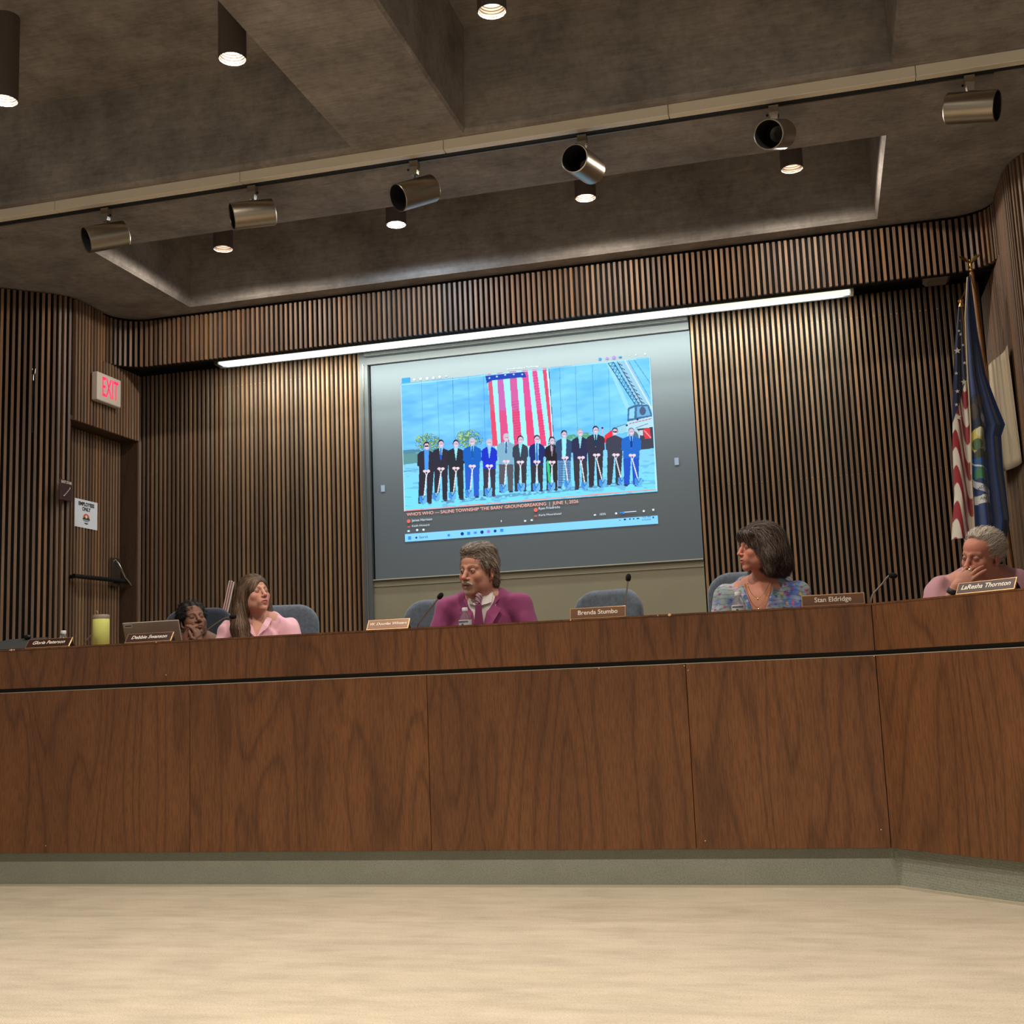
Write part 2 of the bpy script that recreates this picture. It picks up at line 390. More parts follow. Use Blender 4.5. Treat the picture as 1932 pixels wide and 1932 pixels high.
# ceiling: beam undersides at 3.77, coffers up to 4.34
def coffers():
    xs = [-9.5, -8.4, -7.2 + .0]; mb = MB()
    holes = [(-4.37, 6.5, .52, 7.745)] + [(xa, ya, xb, yb) for (ya, yb) in ((2.6, 5.72), (-1.3, 1.85)) for (xa, xb) in ((-8.3, -5.0), (-4.40 - .45, -2.25), (-1.64, .52), (1.13, 4.6))][0:8]
    holes = [(-4.37, 6.5, .52, 7.745)] + [(xa, ya, xb, yb) for (ya, yb) in ((2.6, 5.72), (-1.3, 1.85)) for (xa, xb) in ((-5.6, -2.25), (-1.64, .52), (1.13, 4.6))]
    gx = sorted({-9.6, 5.6} | {v for h in holes for v in (h[0], h[2])}); gy = sorted({-5.0, 8.6} | {v for h in holes for v in (h[1], h[3])})
    for i in range(len(gx) - 1):
        for j in range(len(gy) - 1):
            mx, my = (gx[i] + gx[i + 1]) / 2, (gy[j] + gy[j + 1]) / 2
            if any(h[0] < mx < h[2] and h[1] < my < h[3] for h in holes): continue
            mb.add([(gx[i], gy[j], ZC), (gx[i + 1], gy[j], ZC), (gx[i + 1], gy[j + 1], ZC), (gx[i], gy[j + 1], ZC)], [(0, 1, 2, 3)])
    for x0, y0, x1, y1 in holes:
        s = .035; b = [(x0, y0), (x1, y0), (x1, y1), (x0, y1)]; t = [(x0 + s, y0 + s), (x1 - s, y0 + s), (x1 - s, y1 - s), (x0 + s, y1 - s)]
        c = .012; b2 = [(x0 + c, y0 + c), (x1 - c, y0 + c), (x1 - c, y1 - c), (x0 + c, y1 - c)]
        vs = [(*p, ZC) for p in b] + [(*p, ZC + .018) for p in b2] + [(*p, 4.34) for p in t]
        mb.add(vs, [(i, (i + 1) % 4, (i + 1) % 4 + 4, i + 4) for i in range(4)] + [(i + 4, (i + 1) % 4 + 4, (i + 1) % 4 + 8, i + 8) for i in range(4)] + [(8, 9, 10, 11)])
    mb.box((-9.6, -5.0, 4.36), (5.6, 8.6, 4.45))
    return mb
ce = coffers().build('ceiling', M_conc); ce['kind'] = 'structure'
fl = MB().box((-9.6, -5, -.05), (5.6, 8.6, 0)).build('floor', M_carpet); fl['kind'] = 'structure'

# ================================================================ dais and desk
BA = math.radians(42); CX, CXL = .2, -4.25; LR = 1.75
def desk_path(off=0):        # offset towards the back (+y)
    k = off * math.tan(BA / 2)
    ex, ey = math.cos(BA), -math.sin(BA)
    rx, ry = CX + k + 0, 5.4 + off; lx = CXL - k
    return [(lx - ex * LR, ry + ey * LR), (lx, ry), (rx, ry), (rx + ex * LR, ry + ey * LR)]
def strip(path_f, path_b, z0, z1, seg=None):
    mb = MB(); n = len(path_f)
    for i in (range(n - 1) if seg is None else [seg]):
        a, b, c, d = path_f[i], path_f[i + 1], path_b[i + 1], path_b[i]
        mb.add([(*a, z0), (*b, z0), (*c, z0), (*d, z0), (*a, z1), (*b, z1), (*c, z1), (*d, z1)],
               [(3, 2, 1, 0), (4, 5, 6, 7), (0, 1, 5, 4), (1, 2, 6, 5), (2, 3, 7, 6), (3, 0, 4, 7)])
    return mb
pl = empty('dais_platform', (-2, 5.5, 0), 0, 'low dais platform edged in grey-green carpet under the long wooden desk', 'platform')
pl_inv = T(2, -5.5, 0)
def child(mb, name, m, parent, **k):
    o = mb.build(name, m, parent, **k); o.matrix_parent_inverse = parent.matrix_basis.inverted() if parent.type == 'EMPTY' else Matrix(); return o
bpy.context.view_layer.update()
def inv_parent(o, parent): o.parent = parent; o.matrix_parent_inverse = (Matrix.Translation(parent.location) @ parent.rotation_euler.to_matrix().to_4x4()).inverted()
def part(mb, name, m, parent, **k): o = mb.build(name, m, None, **k); inv_parent(o, parent); return o
part(strip(desk_path(.035), desk_path(.10), 0, .168), 'carpeted_riser', M_riser, pl)
part(strip(desk_path(.022), desk_path(.035), 0, .010), 'edge_strip', M_edge, pl)
_d = desk_path(.105)
_dm = MB(); _poly = [(_d[0][0], _d[0][1]), (_d[1][0], _d[1][1]), (_d[2][0], _d[2][1]), (_d[3][0], _d[3][1]), (1.85, 6.2), (1.1, 7.1), (1.1, 8.49), (-4.95, 8.49), (-4.95, 7.2), (-5.8, 6.2)]
_dm.add([(x, y, .17) for x, y in _poly] + [(x, y, ZD) for x, y in _poly], [tuple(range(10)), tuple(range(10, 20))] + [(i, (i + 1) % 10, (i + 1) % 10 + 10, i + 10) for i in range(10)])
part(_dm, 'platform_floor', M_carpet, pl)
dk = empty('dais_desk', (-2, 5.5, .165), 0, 'long wooden council desk with tall veneered front running across the room', 'desk')
def panel(name, p0, p1, n, z0, z1, th=.02, gap=.0012):
    """board from p0 to p1 on the desk front; n = unit normal to the back"""
    dx, dy = p1[0] - p0[0], p1[1] - p0[1]; L = math.hypot(dx, dy); ux, uy = dx / L, dy / L
    a = (p0[0] + ux * gap, p0[1] + uy * gap); b = (p1[0] - ux * gap, p1[1] - uy * gap); c = .0012
    mb = MB(); M = T(a[0], a[1], 0) @ RZ(math.atan2(uy, ux))
    mb.cham((0, 0, z0), (L - 2 * gap, th, z1), c, M=M)
    return part(mb, name, M_desk, dk)
P = desk_path()
ex, ey = math.cos(BA), math.sin(BA)
for x0, x1 in ((CXL, -3.05), (-3.05, -1.82), (-1.82, -.61), (-.61, CX)): panel('front_panel', (x0, 5.4), (x1, 5.4), (0, 1), .165, .964)
for x0, x1 in ((CXL, -3.05), (-3.05, CX)): panel('upper_panel', (x0, 5.4), (x1, 5.4), (0, 1), .986, 1.180)
for a, b in ((0, 1.17), (1.17, LR)):
    panel('front_panel', (CX + ex * a, 5.4 - ey * a), (CX + ex * b, 5.4 - ey * b), (0, 1), .165, .964)
    panel('upper_panel', (CX + ex * a, 5.4 - ey * a), (CX + ex * b, 5.4 - ey * b), (0, 1), .986, 1.180)
panel('front_panel', (CXL - ex * LR, 5.4 - ey * LR), (CXL, 5.4), (0, 1), .165, .964)
panel('upper_panel', (CXL - ex * LR, 5.4 - ey * LR), (CXL, 5.4), (0, 1), .986, 1.180)
part(strip(desk_path(.021), desk_path(.05), .165, 1.178), 'carcass', M_gapm, dk)
part(strip(desk_path(.0005), desk_path(.021), .9645, .967), 'panel_cap', M_edge, dk)
_m = strip(desk_path(-.001), desk_path(.30), 1.180, 1.188)
part(_m, 'top_ledge', M_desk, dk)
part(strip(desk_path(.28), desk_path(.30), 1.045, 1.180), 'ledge_back', M_desk, dk)
part(strip(desk_path(.301), desk_path(.53), 1.045, 1.075), 'worktop', M_desk, dk)
# chipped veneer spots along the top edge
_m = MB(); M_chip = mat('bare_chipped_wood', srgb(226, 190, 150), .7)
for cx_, r_ in ((-4.07, .006), (-4.055, .004), (-4.08, .003), (-.668, .0065), (-.72, .0025), (-3.235, .003), (-1.12, .003), (.23, .004)):
    _m.ico((cx_, 5.399, 1.184), (r_ * 1.3, .0022, r_), 1)
part(_m, 'edge_chips', M_chip, dk)['kind'] = 'stuff'
_m = MB()
for cx_, z_ in ((-.615, .955), (-.60, .935), (-.57, .20), (.12, .155), (.07, .168), (.195, .962), (-3.18, 1.02), (-1.0, .96), (-3.85, .2), (.165, .24)):
    if z_ > .17: _m.ico((cx_, 5.3995, z_), (.003, .001, .003), 1)
part(_m, 'nail_dots', M_trimL, dk)['kind'] = 'stuff'
# ================================================================ projection screen
M_pict = mat('projected_picture', (0, 0, 0), .8, spec=0); _t = NT(M_pict)
_a = _t.n('ShaderNodeVertexColor'); _a.layer_name = 'Col'; _t.l(_a.outputs[0], _t.b.inputs['Emission Color']); _t.b.inputs['Emission Strength'].default_value = 1.1
def emis(name, c, s=1.0): return mat(name, tuple(x * .2 for x in c), .8, emit=c, es=s, spec=0)
M_e_white = emis('projected_white', srgb(205, 222, 235)); M_e_salmon = emis('projected_salmon', srgb(226, 168, 158)); M_e_navy = emis('projected_dark_blue', srgb(22, 62, 130)); M_e_red = emis('projected_red', srgb(222, 104, 92))
M_e_bar = emis('projected_light_blue', srgb(128, 200, 242)); M_e_blue = emis('projected_blue', srgb(56, 136, 230)); M_e_violet = emis('projected_violet', srgb(150, 120, 220))
scr = empty('projection_screen', (-2.015, 8.5, 1.735), 0, 'big grey projection screen showing a row of suited people with shovels', 'screen')
part(MB().box((-3.243, 8.492, 1.735), (-.788, 8.504, 3.392)), 'screen_cloth', M_screen, scr)
part(MB().box((-3.327, 8.47, .33), (-3.262, 8.529, 3.515)).box((-3.262, 8.49, 1.722), (-.79, 8.5045, 1.7345)), 'frame', M_frame, scr)
part(MB().box((-3.298, 8.462, .5), (-3.293, 8.4695, 3.40)), 'frame_line', M_chrome, scr)
part(MB().box((-3.285, 8.484, 1.728), (-3.262, 8.4895, 3.40)).box((-3.261, 8.486, 1.728), (-.79, 8.4895, 1.7345)), 'edge_trim', M_trimL, scr)
part(MB().box((-3.262, 8.46, 3.392), (-.79, 8.5, 3.445)).box((-3.262, 8.40, 3.445), (-.79, 8.5, 3.50)), 'roller_housing', M_frame, scr)
part(MB().box((-3.262, 8.395, 3.450), (-.79, 8.3995, 3.456)).box((-3.262, 8.395, 3.466), (-.79, 8.3995, 3.471)), 'housing_lines', M_chrome, scr)

# ---- the picture: flat colours evaluated on a fine grid lying on the cloth (drawing units: about 4 mm)
HM = np.array([[244.16844469359043, 6.173380213443832, 1582.577926251698], [-50.42903405053433, -262.4138376814012, 1527.339496366716], [-0.030445852416657877, 0.017972470365376275, 1.0]])
GX, GZ = np.meshgrid(np.linspace(-3.001, -1.083, 560), np.linspace(2.235, 3.226, 300))
_w = HM[2, 0] * GX + HM[2, 1] * GZ + HM[2, 2]
U = (HM[0, 0] * GX + HM[0, 1] * GZ + HM[0, 2]) / _w; V = (HM[1, 0] * GX + HM[1, 1] * GZ + HM[1, 2]) / _w
C = np.zeros(U.shape + (3,))
def rgb(*c): return np.array(srgb(*c))
def vn(x, y, s, seed=0):      # smooth value noise
    r = np.random.default_rng(seed).random((64, 64)); x = x / s; y = y / s
    xi = np.floor(x).astype(int); yi = np.floor(y).astype(int); fx = x - xi; fy = y - yi; fx = fx * fx * (3 - 2 * fx); fy = fy * fy * (3 - 2 * fy)
    g = lambda a, b: r[(a % 64), (b % 64)]
    return (g(xi, yi) * (1 - fx) + g(xi + 1, yi) * fx) * (1 - fy) + (g(xi, yi + 1) * (1 - fx) + g(xi + 1, yi + 1) * fx) * fy
sh = V + (U - 757) * .095      # undo the lean of the horizon inside the drawing
# sky with streaky cloud
cl = vn(U + V * .8, V * 2.6, 46, 1) * .6 + vn(U + V, V * 3, 19, 2) * .4
sky = rgb(84, 166, 240)[None, None] * (1 - cl[..., None]) + rgb(134, 214, 250)[None, None] * cl[..., None]
right = np.clip((U - 900) / 260, 0, 1)[..., None]
sky = sky * (1 - .45 * right) + (rgb(104, 200, 246) * (1 - .5 * cl[..., None]) + rgb(168, 236, 252) * .5 * cl[..., None]) * .45 * right
C[:] = sky
horizon = 868 - (U - 757) * .035
gnd = V > horizon
gc = np.clip((V - horizon) / 60, 0, 1)[..., None]
C = np.where(gnd[..., None], rgb(132, 200, 234) * (1 - gc) + rgb(118, 214, 246) * gc, C)
C = np.where((gnd & (vn(U, V * 5, 14, 5) > .72))[..., None], rgb(110, 186, 222), C)
def put(mask, c, a=1.0):
    global C
    C = np.where(mask[..., None], C * (1 - a) + rgb(*c) * a, C)
def poly(pts):
    m = np.zeros(U.shape, bool); n = len(pts)
    x0 = min(p[0] for p in pts); x1 = max(p[0] for p in pts); y0 = min(p[1] for p in pts); y1 = max(p[1] for p in pts)
    bb = (U >= x0) & (U <= x1) & (V >= y0) & (V <= y1)
    u = U[bb]; v = V[bb]; k = np.zeros(u.shape, bool)
    for i in range(n):
        xa, ya = pts[i]; xb, yb = pts[(i + 1) % n]
        if ya == yb: continue
        c = ((ya > v) != (yb > v)) & (u < (xb - xa) * (v - ya) / (yb - ya) + xa); k ^= c
    m[bb] = k; return m
def ell(cx, cy, rx, ry): return ((U - cx) / rx) ** 2 + ((V - cy) / ry) ** 2 < 1
def line(x0, y0, x1, y1, w):
    dx, dy = x1 - x0, y1 - y0; L = dx * dx + dy * dy; t = np.clip(((U - x0) * dx + (V - y0) * dy) / L, 0, 1)
    return (U - x0 - t * dx) ** 2 + (V - y0 - t * dy) ** 2 < w * w / 4
# distant field and trees
put(poly([(757, 858), (800, 854), (800, 872), (757, 878)]), (96, 146, 150)); put(poly([(757, 850), (790, 848), (800, 853), (757, 858)]), (84, 134, 158))
put(line(760, 890, 800, 886, 1), (90, 140, 180))
for tx, ty, rx, ry, sd in ((808, 836, 24, 18, 3), (886, 829, 26, 18, 4)):
    nz = vn(U, V, 2.2, sd); e = ((U - tx) / rx) ** 2 + ((V - ty) / ry) ** 2
    put((e < 1.05) & (nz > .34 + .3 * e), (92, 132, 96)); put((e < 1) & (nz > .72), (166, 200, 128)); put((e < 1) & (nz < .3) & (nz > .18), (60, 96, 90))
for tx, ty, rx, ry in ((1085, 826, 16, 6), (1105, 823, 14, 7)): put((((U - tx) / rx) ** 2 + ((V - ty) / ry) ** 2 < 1) & (vn(U, V, 2, 8) > .35), (90, 158, 120))
put(poly([(1048, 830), (1150, 822), (1150, 836), (1048, 842)]), (110, 178, 176), .6)
# cables over the sky
for x in (795, 825, 854, 883, 912, 1056, 1086, 1118, 1148): put(line(x, 690, x + 6, 880, .9) & (V < horizon), (70, 140, 190), .75)
# hanging flag: canton on top, upright stripes
def stripe(xt0, xt1, yt, xb0, xb1, yb, c, a=1): put(poly([(xt0, yt), (xt1, yt), (xb1, yb), (xb0, yb)]), c, a)
stripe(918, 1037, 700, 935, 1046, 850, (160, 232, 250))
tops = [(920, 927), (938, 948), (961, 974), (985, 996), (1004, 1013), (1024, 1031)]; bots = [(930, 940), (946, 962), (971, 986), (996, 1011), (1021, 1032), (1040, 1046)]
cols = [(214, 92, 120), (196, 104, 176), (206, 98, 160), (218, 84, 150), (226, 90, 150), (214, 84, 116)]
for (a, b), (c_, d), co in zip(tops, bots, cols):
    stripe(a, b, 695, c_, d, 842, co); stripe(a + (c_ - a) * .55, b + (d - b) * .55, 775, c_, d, 842, (228, 66, 96), .6)
for k in range(16): put(line(962 + k * .6, 760 + k * 5, 984 + k * .5, 757 + k * 5, 1) & (U > 961 + (V - 700) * .07) & (U < 975 + (V - 700) * .09), (170, 40, 90), .5)
for k in range(24): put(line(1004 + k * .75, 705 + k * 5, 1015 + k * .75, 703 + k * 5, 1) & (V < 842), (150, 30, 80), .4)
put(poly([(916, 708), (990, 702), (994, 712), (930, 718), (919, 724)]), (42, 72, 176))
for x, y in ((924, 714), (938, 711), (954, 708), (970, 707), (986, 707)): put(ell(x, y, 1.8, 1.5), (180, 220, 250))
put(line(1036, 697, 1046, 838, 1.2), (60, 90, 130)); put(line(1034, 697, 1044, 838, 1.4), (240, 250, 255))
# crane: boom, lattice, cab
put(poly([(1164, 684), (1186, 682), (1232, 770), (1212, 776)]), (150, 200, 226)); put(line(1148, 686, 1184, 768, 7), (160, 220, 240), .7)
for a, b in (((1148, 686), (1200, 766)), ((1158, 684), (1206, 764)), ((1165, 683), (1212, 763))): put(line(*a, *b, 1.5), (44, 74, 110))
for k in range(13):
    x0 = 1148 + k * 4.1; y0 = 686 + k * 6.3; put(line(x0, y0, x0 + 10, y0 - 2, 1), (50, 82, 120)); put(line(x0 + 10, y0 - 2, x0 + 4, y0 + 6, 1), (50, 82, 120))
for k in range(10): put(line(1166 + k * 4.8, 686 + k * 8, 1174 + k * 4.7, 690 + k * 8, 1.6), (60, 90, 120))
put(line(1186, 681, 1226, 752, 1), (80, 130, 180)); put(line(1197, 680, 1228, 725, 1), (70, 120, 170)); put(line(1180, 682, 1230, 772, 2.4), (200, 228, 240))
put(poly([(1185, 770), (1200, 764), (1224, 764), (1230, 780), (1231, 794), (1184, 796)]), (70, 110, 150)); put(poly([(1188, 773), (1198, 769), (1197, 790), (1187, 791)]), (140, 206, 236)); put(poly([(1202, 768), (1222, 767), (1228, 784), (1202, 788)]), (110, 170, 214)); put(ell(1213, 776, 6, 8), (76, 96, 130))
put(poly([(1184, 796), (1231, 786), (1233, 812), (1180, 816)]), (176, 216, 232)); put(line(1188, 800, 1231, 790, 1.2), (190, 70, 90)); put(line(1200, 808, 1222, 800, 1), (90, 60, 90)); put(ell(1203, 792, 2, 2), (40, 60, 90))
put(poly([(1186, 812), (1233, 806), (1234, 846), (1205, 850)]), (66, 70, 84)); put(poly([(1214, 810), (1226, 807), (1229, 828), (1217, 829)]), (216, 60, 74)); put(line(1216, 813, 1228, 826, 1), (250, 210, 210)); put(poly([(1206, 813), (1213, 812), (1214, 822), (1208, 822)]), (190, 200, 214))
put(ell(1196, 822, 12, 13), (170, 208, 224)); put(ell(1196, 824, 9, 10), (90, 110, 128))
put(poly([(1165, 806), (1180, 801), (1184, 812), (1176, 818), (1164, 818)]), (150, 206, 224)); put(line(1165, 806, 1180, 801, 1), (70, 110, 130)); put(line(1165, 806, 1162, 818, 1), (70, 110, 130)); put(ell(1183, 803, 2, 2), (20, 60, 70))
put(poly([(1141, 822), (1154, 812), (1157, 822), (1149, 832), (1146, 840), (1141, 836)]), (236, 56, 70)); put(ell(1137, 808, 2, 2.2), (60, 40, 80)); put(line(1137, 810, 1137, 820, 1.6), (220, 160, 180))
# shadows on the ground behind the row
put(poly([(830, 946), (1215, 905), (1215, 912), (832, 952)]) & (vn(U, V * 2, 5, 9) > .42), (92, 136, 176), .8)
# the row of people: head x,y ; shoulder half-width ; feet y ; coat, shirt, tie, trousers, shovel foot offset
DKB = (52, 50, 62)
FIG = [(805.6, 842, 14, 948, DKB, (78, 150, 232), None, DKB, -7), (832.8, 838, 13, 943, DKB, (150, 214, 240), (40, 90, 210), DKB, -10), (861, 838, 14, 941, (48, 50, 58), (150, 222, 240), None, (50, 54, 58), -7),
       (891.7, 834, 14, 937, (34, 98, 190), (130, 196, 240), (30, 90, 160), (46, 92, 196), -6), (924, 835.5, 12, 934, (36, 56, 196), (140, 200, 240), None, (62, 58, 72), -1), (955.7, 826, 14, 927, (126, 170, 196), (176, 216, 236), (52, 90, 150), (86, 88, 96), -5),
       (982.5, 830, 12, 925, (60, 68, 82), (140, 220, 236), None, (58, 60, 66), 3), (1013.6, 829, 12, 925, (40, 50, 110), (150, 222, 240), (30, 90, 200), (56, 56, 66), 0), (1042, 832, 11, 923, (44, 42, 46), (150, 130, 150), None, (50, 50, 52), 0),
       (1064.7, 820, 13, 919, (54, 76, 112), (150, 226, 236), None, (96, 140, 190), 8), (1095, 817, 13, 922, (50, 52, 84), (140, 214, 220), None, (62, 58, 66), 10), (1124.2, 812, 14, 917, (56, 56, 74), (160, 226, 236), (30, 60, 96), (56, 54, 62), 16),
       (1160.5, 815, 14, 913, (66, 68, 84), (66, 68, 84), None, (62, 62, 72), 15), (1191.5, 815, 15, 915, (42, 104, 196), (120, 190, 236), (24, 60, 140), (42, 84, 190), 16)]
HAIR = [(40, 34, 50), (44, 40, 60), (34, 34, 48), (170, 190, 214), (176, 180, 200), (180, 190, 206), (50, 44, 56), (60, 60, 80), (44, 34, 44), (48, 48, 62), (150, 170, 170), (36, 36, 48), (70, 70, 84), (120, 140, 164)]
for i, (hx, hy, sw, fy, coat, shirt, tie, tr, so) in enumerate(FIG):
    sw *= 1.22
    neck = hy + 8; waist = hy + (fy - hy) * .46; hip = sw * .82
    lean = (-3, 0, 2, 0, 0, 0, 0, 0, 0, 0, 2, 0, -2, 0)[i]
    for s in (-1, 1):
        put(poly([(hx + s * .5, waist - 3), (hx + s * hip, waist - 3), (hx + s * (hip * .9) + lean, fy), (hx + s * 3.4 + lean, fy)]), tr)
        put(ell(hx + s * hip * .65 + lean, fy + 1, 4, 2), (60, 62, 84))
        put(poly([(hx + s * sw * .75, neck + 3), (hx + s * sw, neck + 8), (hx + s * sw * 1.02, waist - 12), (hx + s * 3, waist - 1), (hx + s * 3, waist - 6), (hx + s * sw * .7, waist - 14)]), coat)
    put(poly([(hx - sw * .9, neck + 5), (hx - 5, neck), (hx + 5, neck), (hx + sw * .9, neck + 5), (hx + hip, waist + 4), (hx - hip, waist + 4)]), coat)
    vw = 4.6 if i in (0, 9) else 3.6; vd = waist if i in (0, 7, 9) else neck + 24
    put(poly([(hx - vw, neck - 1), (hx + vw, neck - 1), (hx + (vw * .7 if i in (0, 7, 9) else 0), vd), (hx - (vw * .7 if i in (0, 7, 9) else 0), vd)]), shirt)
    if tie: put(poly([(hx - 1.2, neck), (hx + 1.2, neck), (hx + 1.8, vd - 4), (hx, vd - 1), (hx - 1.8, vd - 4)]), tie)
    if i == 8: put(line(hx - 8, 872, hx - 4, 912, 5), (60, 196, 130)); put((ell(hx, hy + 4, 7, 11)) & (vn(U, V, 1.6, 12) > .4), (44, 34, 44)); put(ell(hx - 1, hy + 14, 1.5, 6), (200, 180, 200))
    if i == 9: put((poly([(hx - 10, 872), (hx + 12, 872), (hx + 14, 915), (hx - 9, 915)])) & (np.sin(U * .9 + V * .7) * np.sin(U * .9 - V * .7) > .1), (60, 80, 120), .8)
    put(ell(hx, hy - .8, 5.9, 7.4), HAIR[i]); put(ell(hx + .3, hy + 1, 4.9, 6.2), (206, 186, 206)); put(ell(hx + .3, hy + 3.2, 2.0, .8), (250, 240, 246), .5); put(line(hx - 2.6, hy + .2, hx + 3, hy + .2, 1.0), (110, 90, 120), .8)
    if i in (0, 12): put(line(hx - 3, hy + .2, hx + 3.2, hy + .2, 2.4), (24, 22, 34))
    hy2 = waist - 1; hh = hx + (2 if so > 6 else 0)
    put(line(hh, hy2 + 7, hh + so * .75, fy - 4, 2.0), (222, 222, 226)); put(line(hh - 3.6, hy2, hh, hy2 + 8, 1.3), (226, 214, 222)); put(line(hh + 3.6, hy2, hh, hy2 + 8, 1.3), (226, 214, 222))
    put(ell(hh - 3.4, hy2 - .5, 3.4, 2.6), (226, 202, 216)); put(ell(hh + 3.4, hy2 - .5, 3.4, 2.6), (230, 208, 220))
    bx, by = hh + so * .8 - 1, fy - 4
    put(poly([(bx - 7, by - 8), (bx + 7, by - 9), (bx + 7, by + 3), (bx, by + 9), (bx - 7, by + 3)]), (104, 176, 226)); put(poly([(bx - 7, by - 8), (bx - 2, by - 7), (bx, by + 7), (bx - 7, by + 2)]), (70, 140, 220)); put(line(bx - 4, by - 8, bx, by, 1), (40, 80, 120)); put(line(bx + 4, by - 8, bx, by, 1), (40, 80, 120))
put(line(763, 964.5, 1240, 923.5, 2.0), (232, 140, 134)); put(line(757, 728, 764, 966, 2.0), (190, 232, 250), .8); put(line(1226, 675, 1239, 924, 2.0), (190, 232, 250), .8); put(line(757, 727, 1226, 675, 1.4), (190, 232, 250), .7)
_n = U.shape; idx = np.arange(U.size).reshape(_n)
Fq = np.stack([idx[:-1, :-1], idx[:-1, 1:], idx[1:, 1:], idx[1:, :-1]], -1).reshape(-1, 4)
Vv = np.stack([GX.ravel(), np.full(U.size, 8.4895), GZ.ravel()], 1)
po = np_mesh('projected_picture', Vv, Fq, M_pict, None, False, C.reshape(-1, 3)); inv_parent(po, scr)

def SX(u, v):    # drawing units -> point on the cloth
    a = np.linalg.solve(np.array([[HM[0, 0] - u * HM[2, 0], HM[0, 1] - u * HM[2, 1]], [HM[1, 0] - v * HM[2, 0], HM[1, 1] - v * HM[2, 1]]]), np.array([u - HM[0, 2], v - HM[1, 2]]))
    return float(a[0]), float(a[1])
def stext(s, u, v, size, m, align='LEFT', sx=1, bold=0, name='screen_text'):
    x, z = SX(u, v); o = text(name, s, size, m, T(x, 8.4883, z) @ FRONT, None, .0002, align, 0, bold, sx); inv_parent(o, scr); return o
part(MB().box((-2.999, 8.4888, 2.003), (-1.0925, 8.4910, 2.062)), 'task_bar', M_e_bar, scr)
stext("WHO'S WHO — SALINE TOWNSHIP 'THE BARN' GROUNDBREAKING  |  JUNE 1, 2026", 768.5, 971.6, .034, M_e_salmon, sx=1.02, bold=.0004)
for s, u, v in (('James Harrison', 778, 982.6), ('Ryan Friedrichs', 1016.5, 960)): stext(s, u, v, .026, M_e_white)
for s, u, v in (('Keith Howard', 778, 993), ('Karla Moorehead', 1017, 972.6)): stext(s, u, v, .020, M_e_white, sx=1.2)
stext('Search', 791.5, 1014.2, .026, M_e_navy); stext('9:51 PM', 1228, 975.6, .018, M_e_navy, 'RIGHT'); stext('6/10/2026', 1228.5, 980.2, .016, M_e_navy, 'RIGHT'); stext('103%', 1137.5, 970.6, .022, M_e_white, 'CENTER')
stext('Groundbreaking at The Barn.jpg', 986.5, 694.6, .018, M_e_white, 'CENTER', sx=1.05)
def chips(name, items, m):
    mb = MB()
    for u, v, w, h in items:
        x, z = SX(u, v); mb.box((x - w / 2, 8.4870, z - h / 2), (x + w / 2, 8.4878, z + h / 2))
    o = part(mb, name, m, scr); return tag(o, kind='stuff') if len(items) > 1 else o
def discs(name, items, m):
    mb = MB()
    for u, v, r in items:
        x, z = SX(u, v); mb.lathe([(0.0001, 0), (r, 0), (r, .0006), (0.0001, .0006)], 14, T(x, 8.488, z) @ FRONT)
    o = part(mb, name, m, scr); return tag(o, kind='stuff') if len(items) > 1 else o
chips('edit_button', [(767, 718.3, .066, .040)], M_e_blue)
for _b in ((772, 983.8, .014), (1011.5, 962.6, .015)): discs('name_bullet', [_b], M_e_red)
chips('half_bullets', [(772.5, 994.6, .020, .006), (1011.5, 974, .022, .007)], M_e_red)
discs('tool_icons', [(782.5, 717, .009), (794.5, 715.6, .010), (806.8, 714.8, .011), (818.6, 713.8, .010), (830.6, 712, .010), (1200, 670.6, .005), (1217.5, 668.6, .006), (1163, 969, .008), (1215, 964.6, .008), (788, 1000.4, .009), (800, 999.8, .009)], M_e_white)
chips('tool_bars', [(842.5, 710.6, .018, .005), (1188, 671.8, .008, .003), (772, 1002.4, .018, .012), (946.5, 983.5, .006, .014), (991.5, 983.2, .016, .012), (1004, 981.7, .016, .012), (1123, 972, .016, .010), (1190, 966, .085, .005), (1233, 962.2, .014, .014)], M_e_white)
chips('slider_fill', [(1172, 967.8, .022, .007)], M_e_blue); discs('slider_knob', [(1177, 967.6, .009)], M_e_blue)
chips('blue_icons', [(1132.5, 678.2, .018, .018), (1171, 674.4, .022, .010), (773.8, 1015.4, .024, .026), (847.6, 1010.2, .018, .018), (885.2, 1006.6, .024, .022), (897.6, 1005.4, .022, .016), (947.5, 1001, .024, .022)], M_e_blue)
discs('violet_icons', [(1146, 677, .010), (1158.8, 675.4, .013), (922.5, 1003.2, .013)], M_e_violet)
discs('dark_icons', [(786.5, 1014.7, .008), (873, 1007.5, .013), (910.2, 1004.4, .013), (935, 1002.2, .011)], M_e_navy)
chips('dark_dots', [(1170, 981.8, .008, .005), (1179.5, 980.4, .016, .012), (1189, 979.6, .012, .009), (1196, 979.2, .012, .008), (1204, 978.6, .018, .008), (1233, 976.6, .010, .012)], M_e_navy)
chips('page_arrows', [(723.5, 922, .030, .050), (1277, 871, .030, .052)], emis('projected_grey', srgb(140, 156, 172)))
# light reflected by the projected picture comes from the picture itself

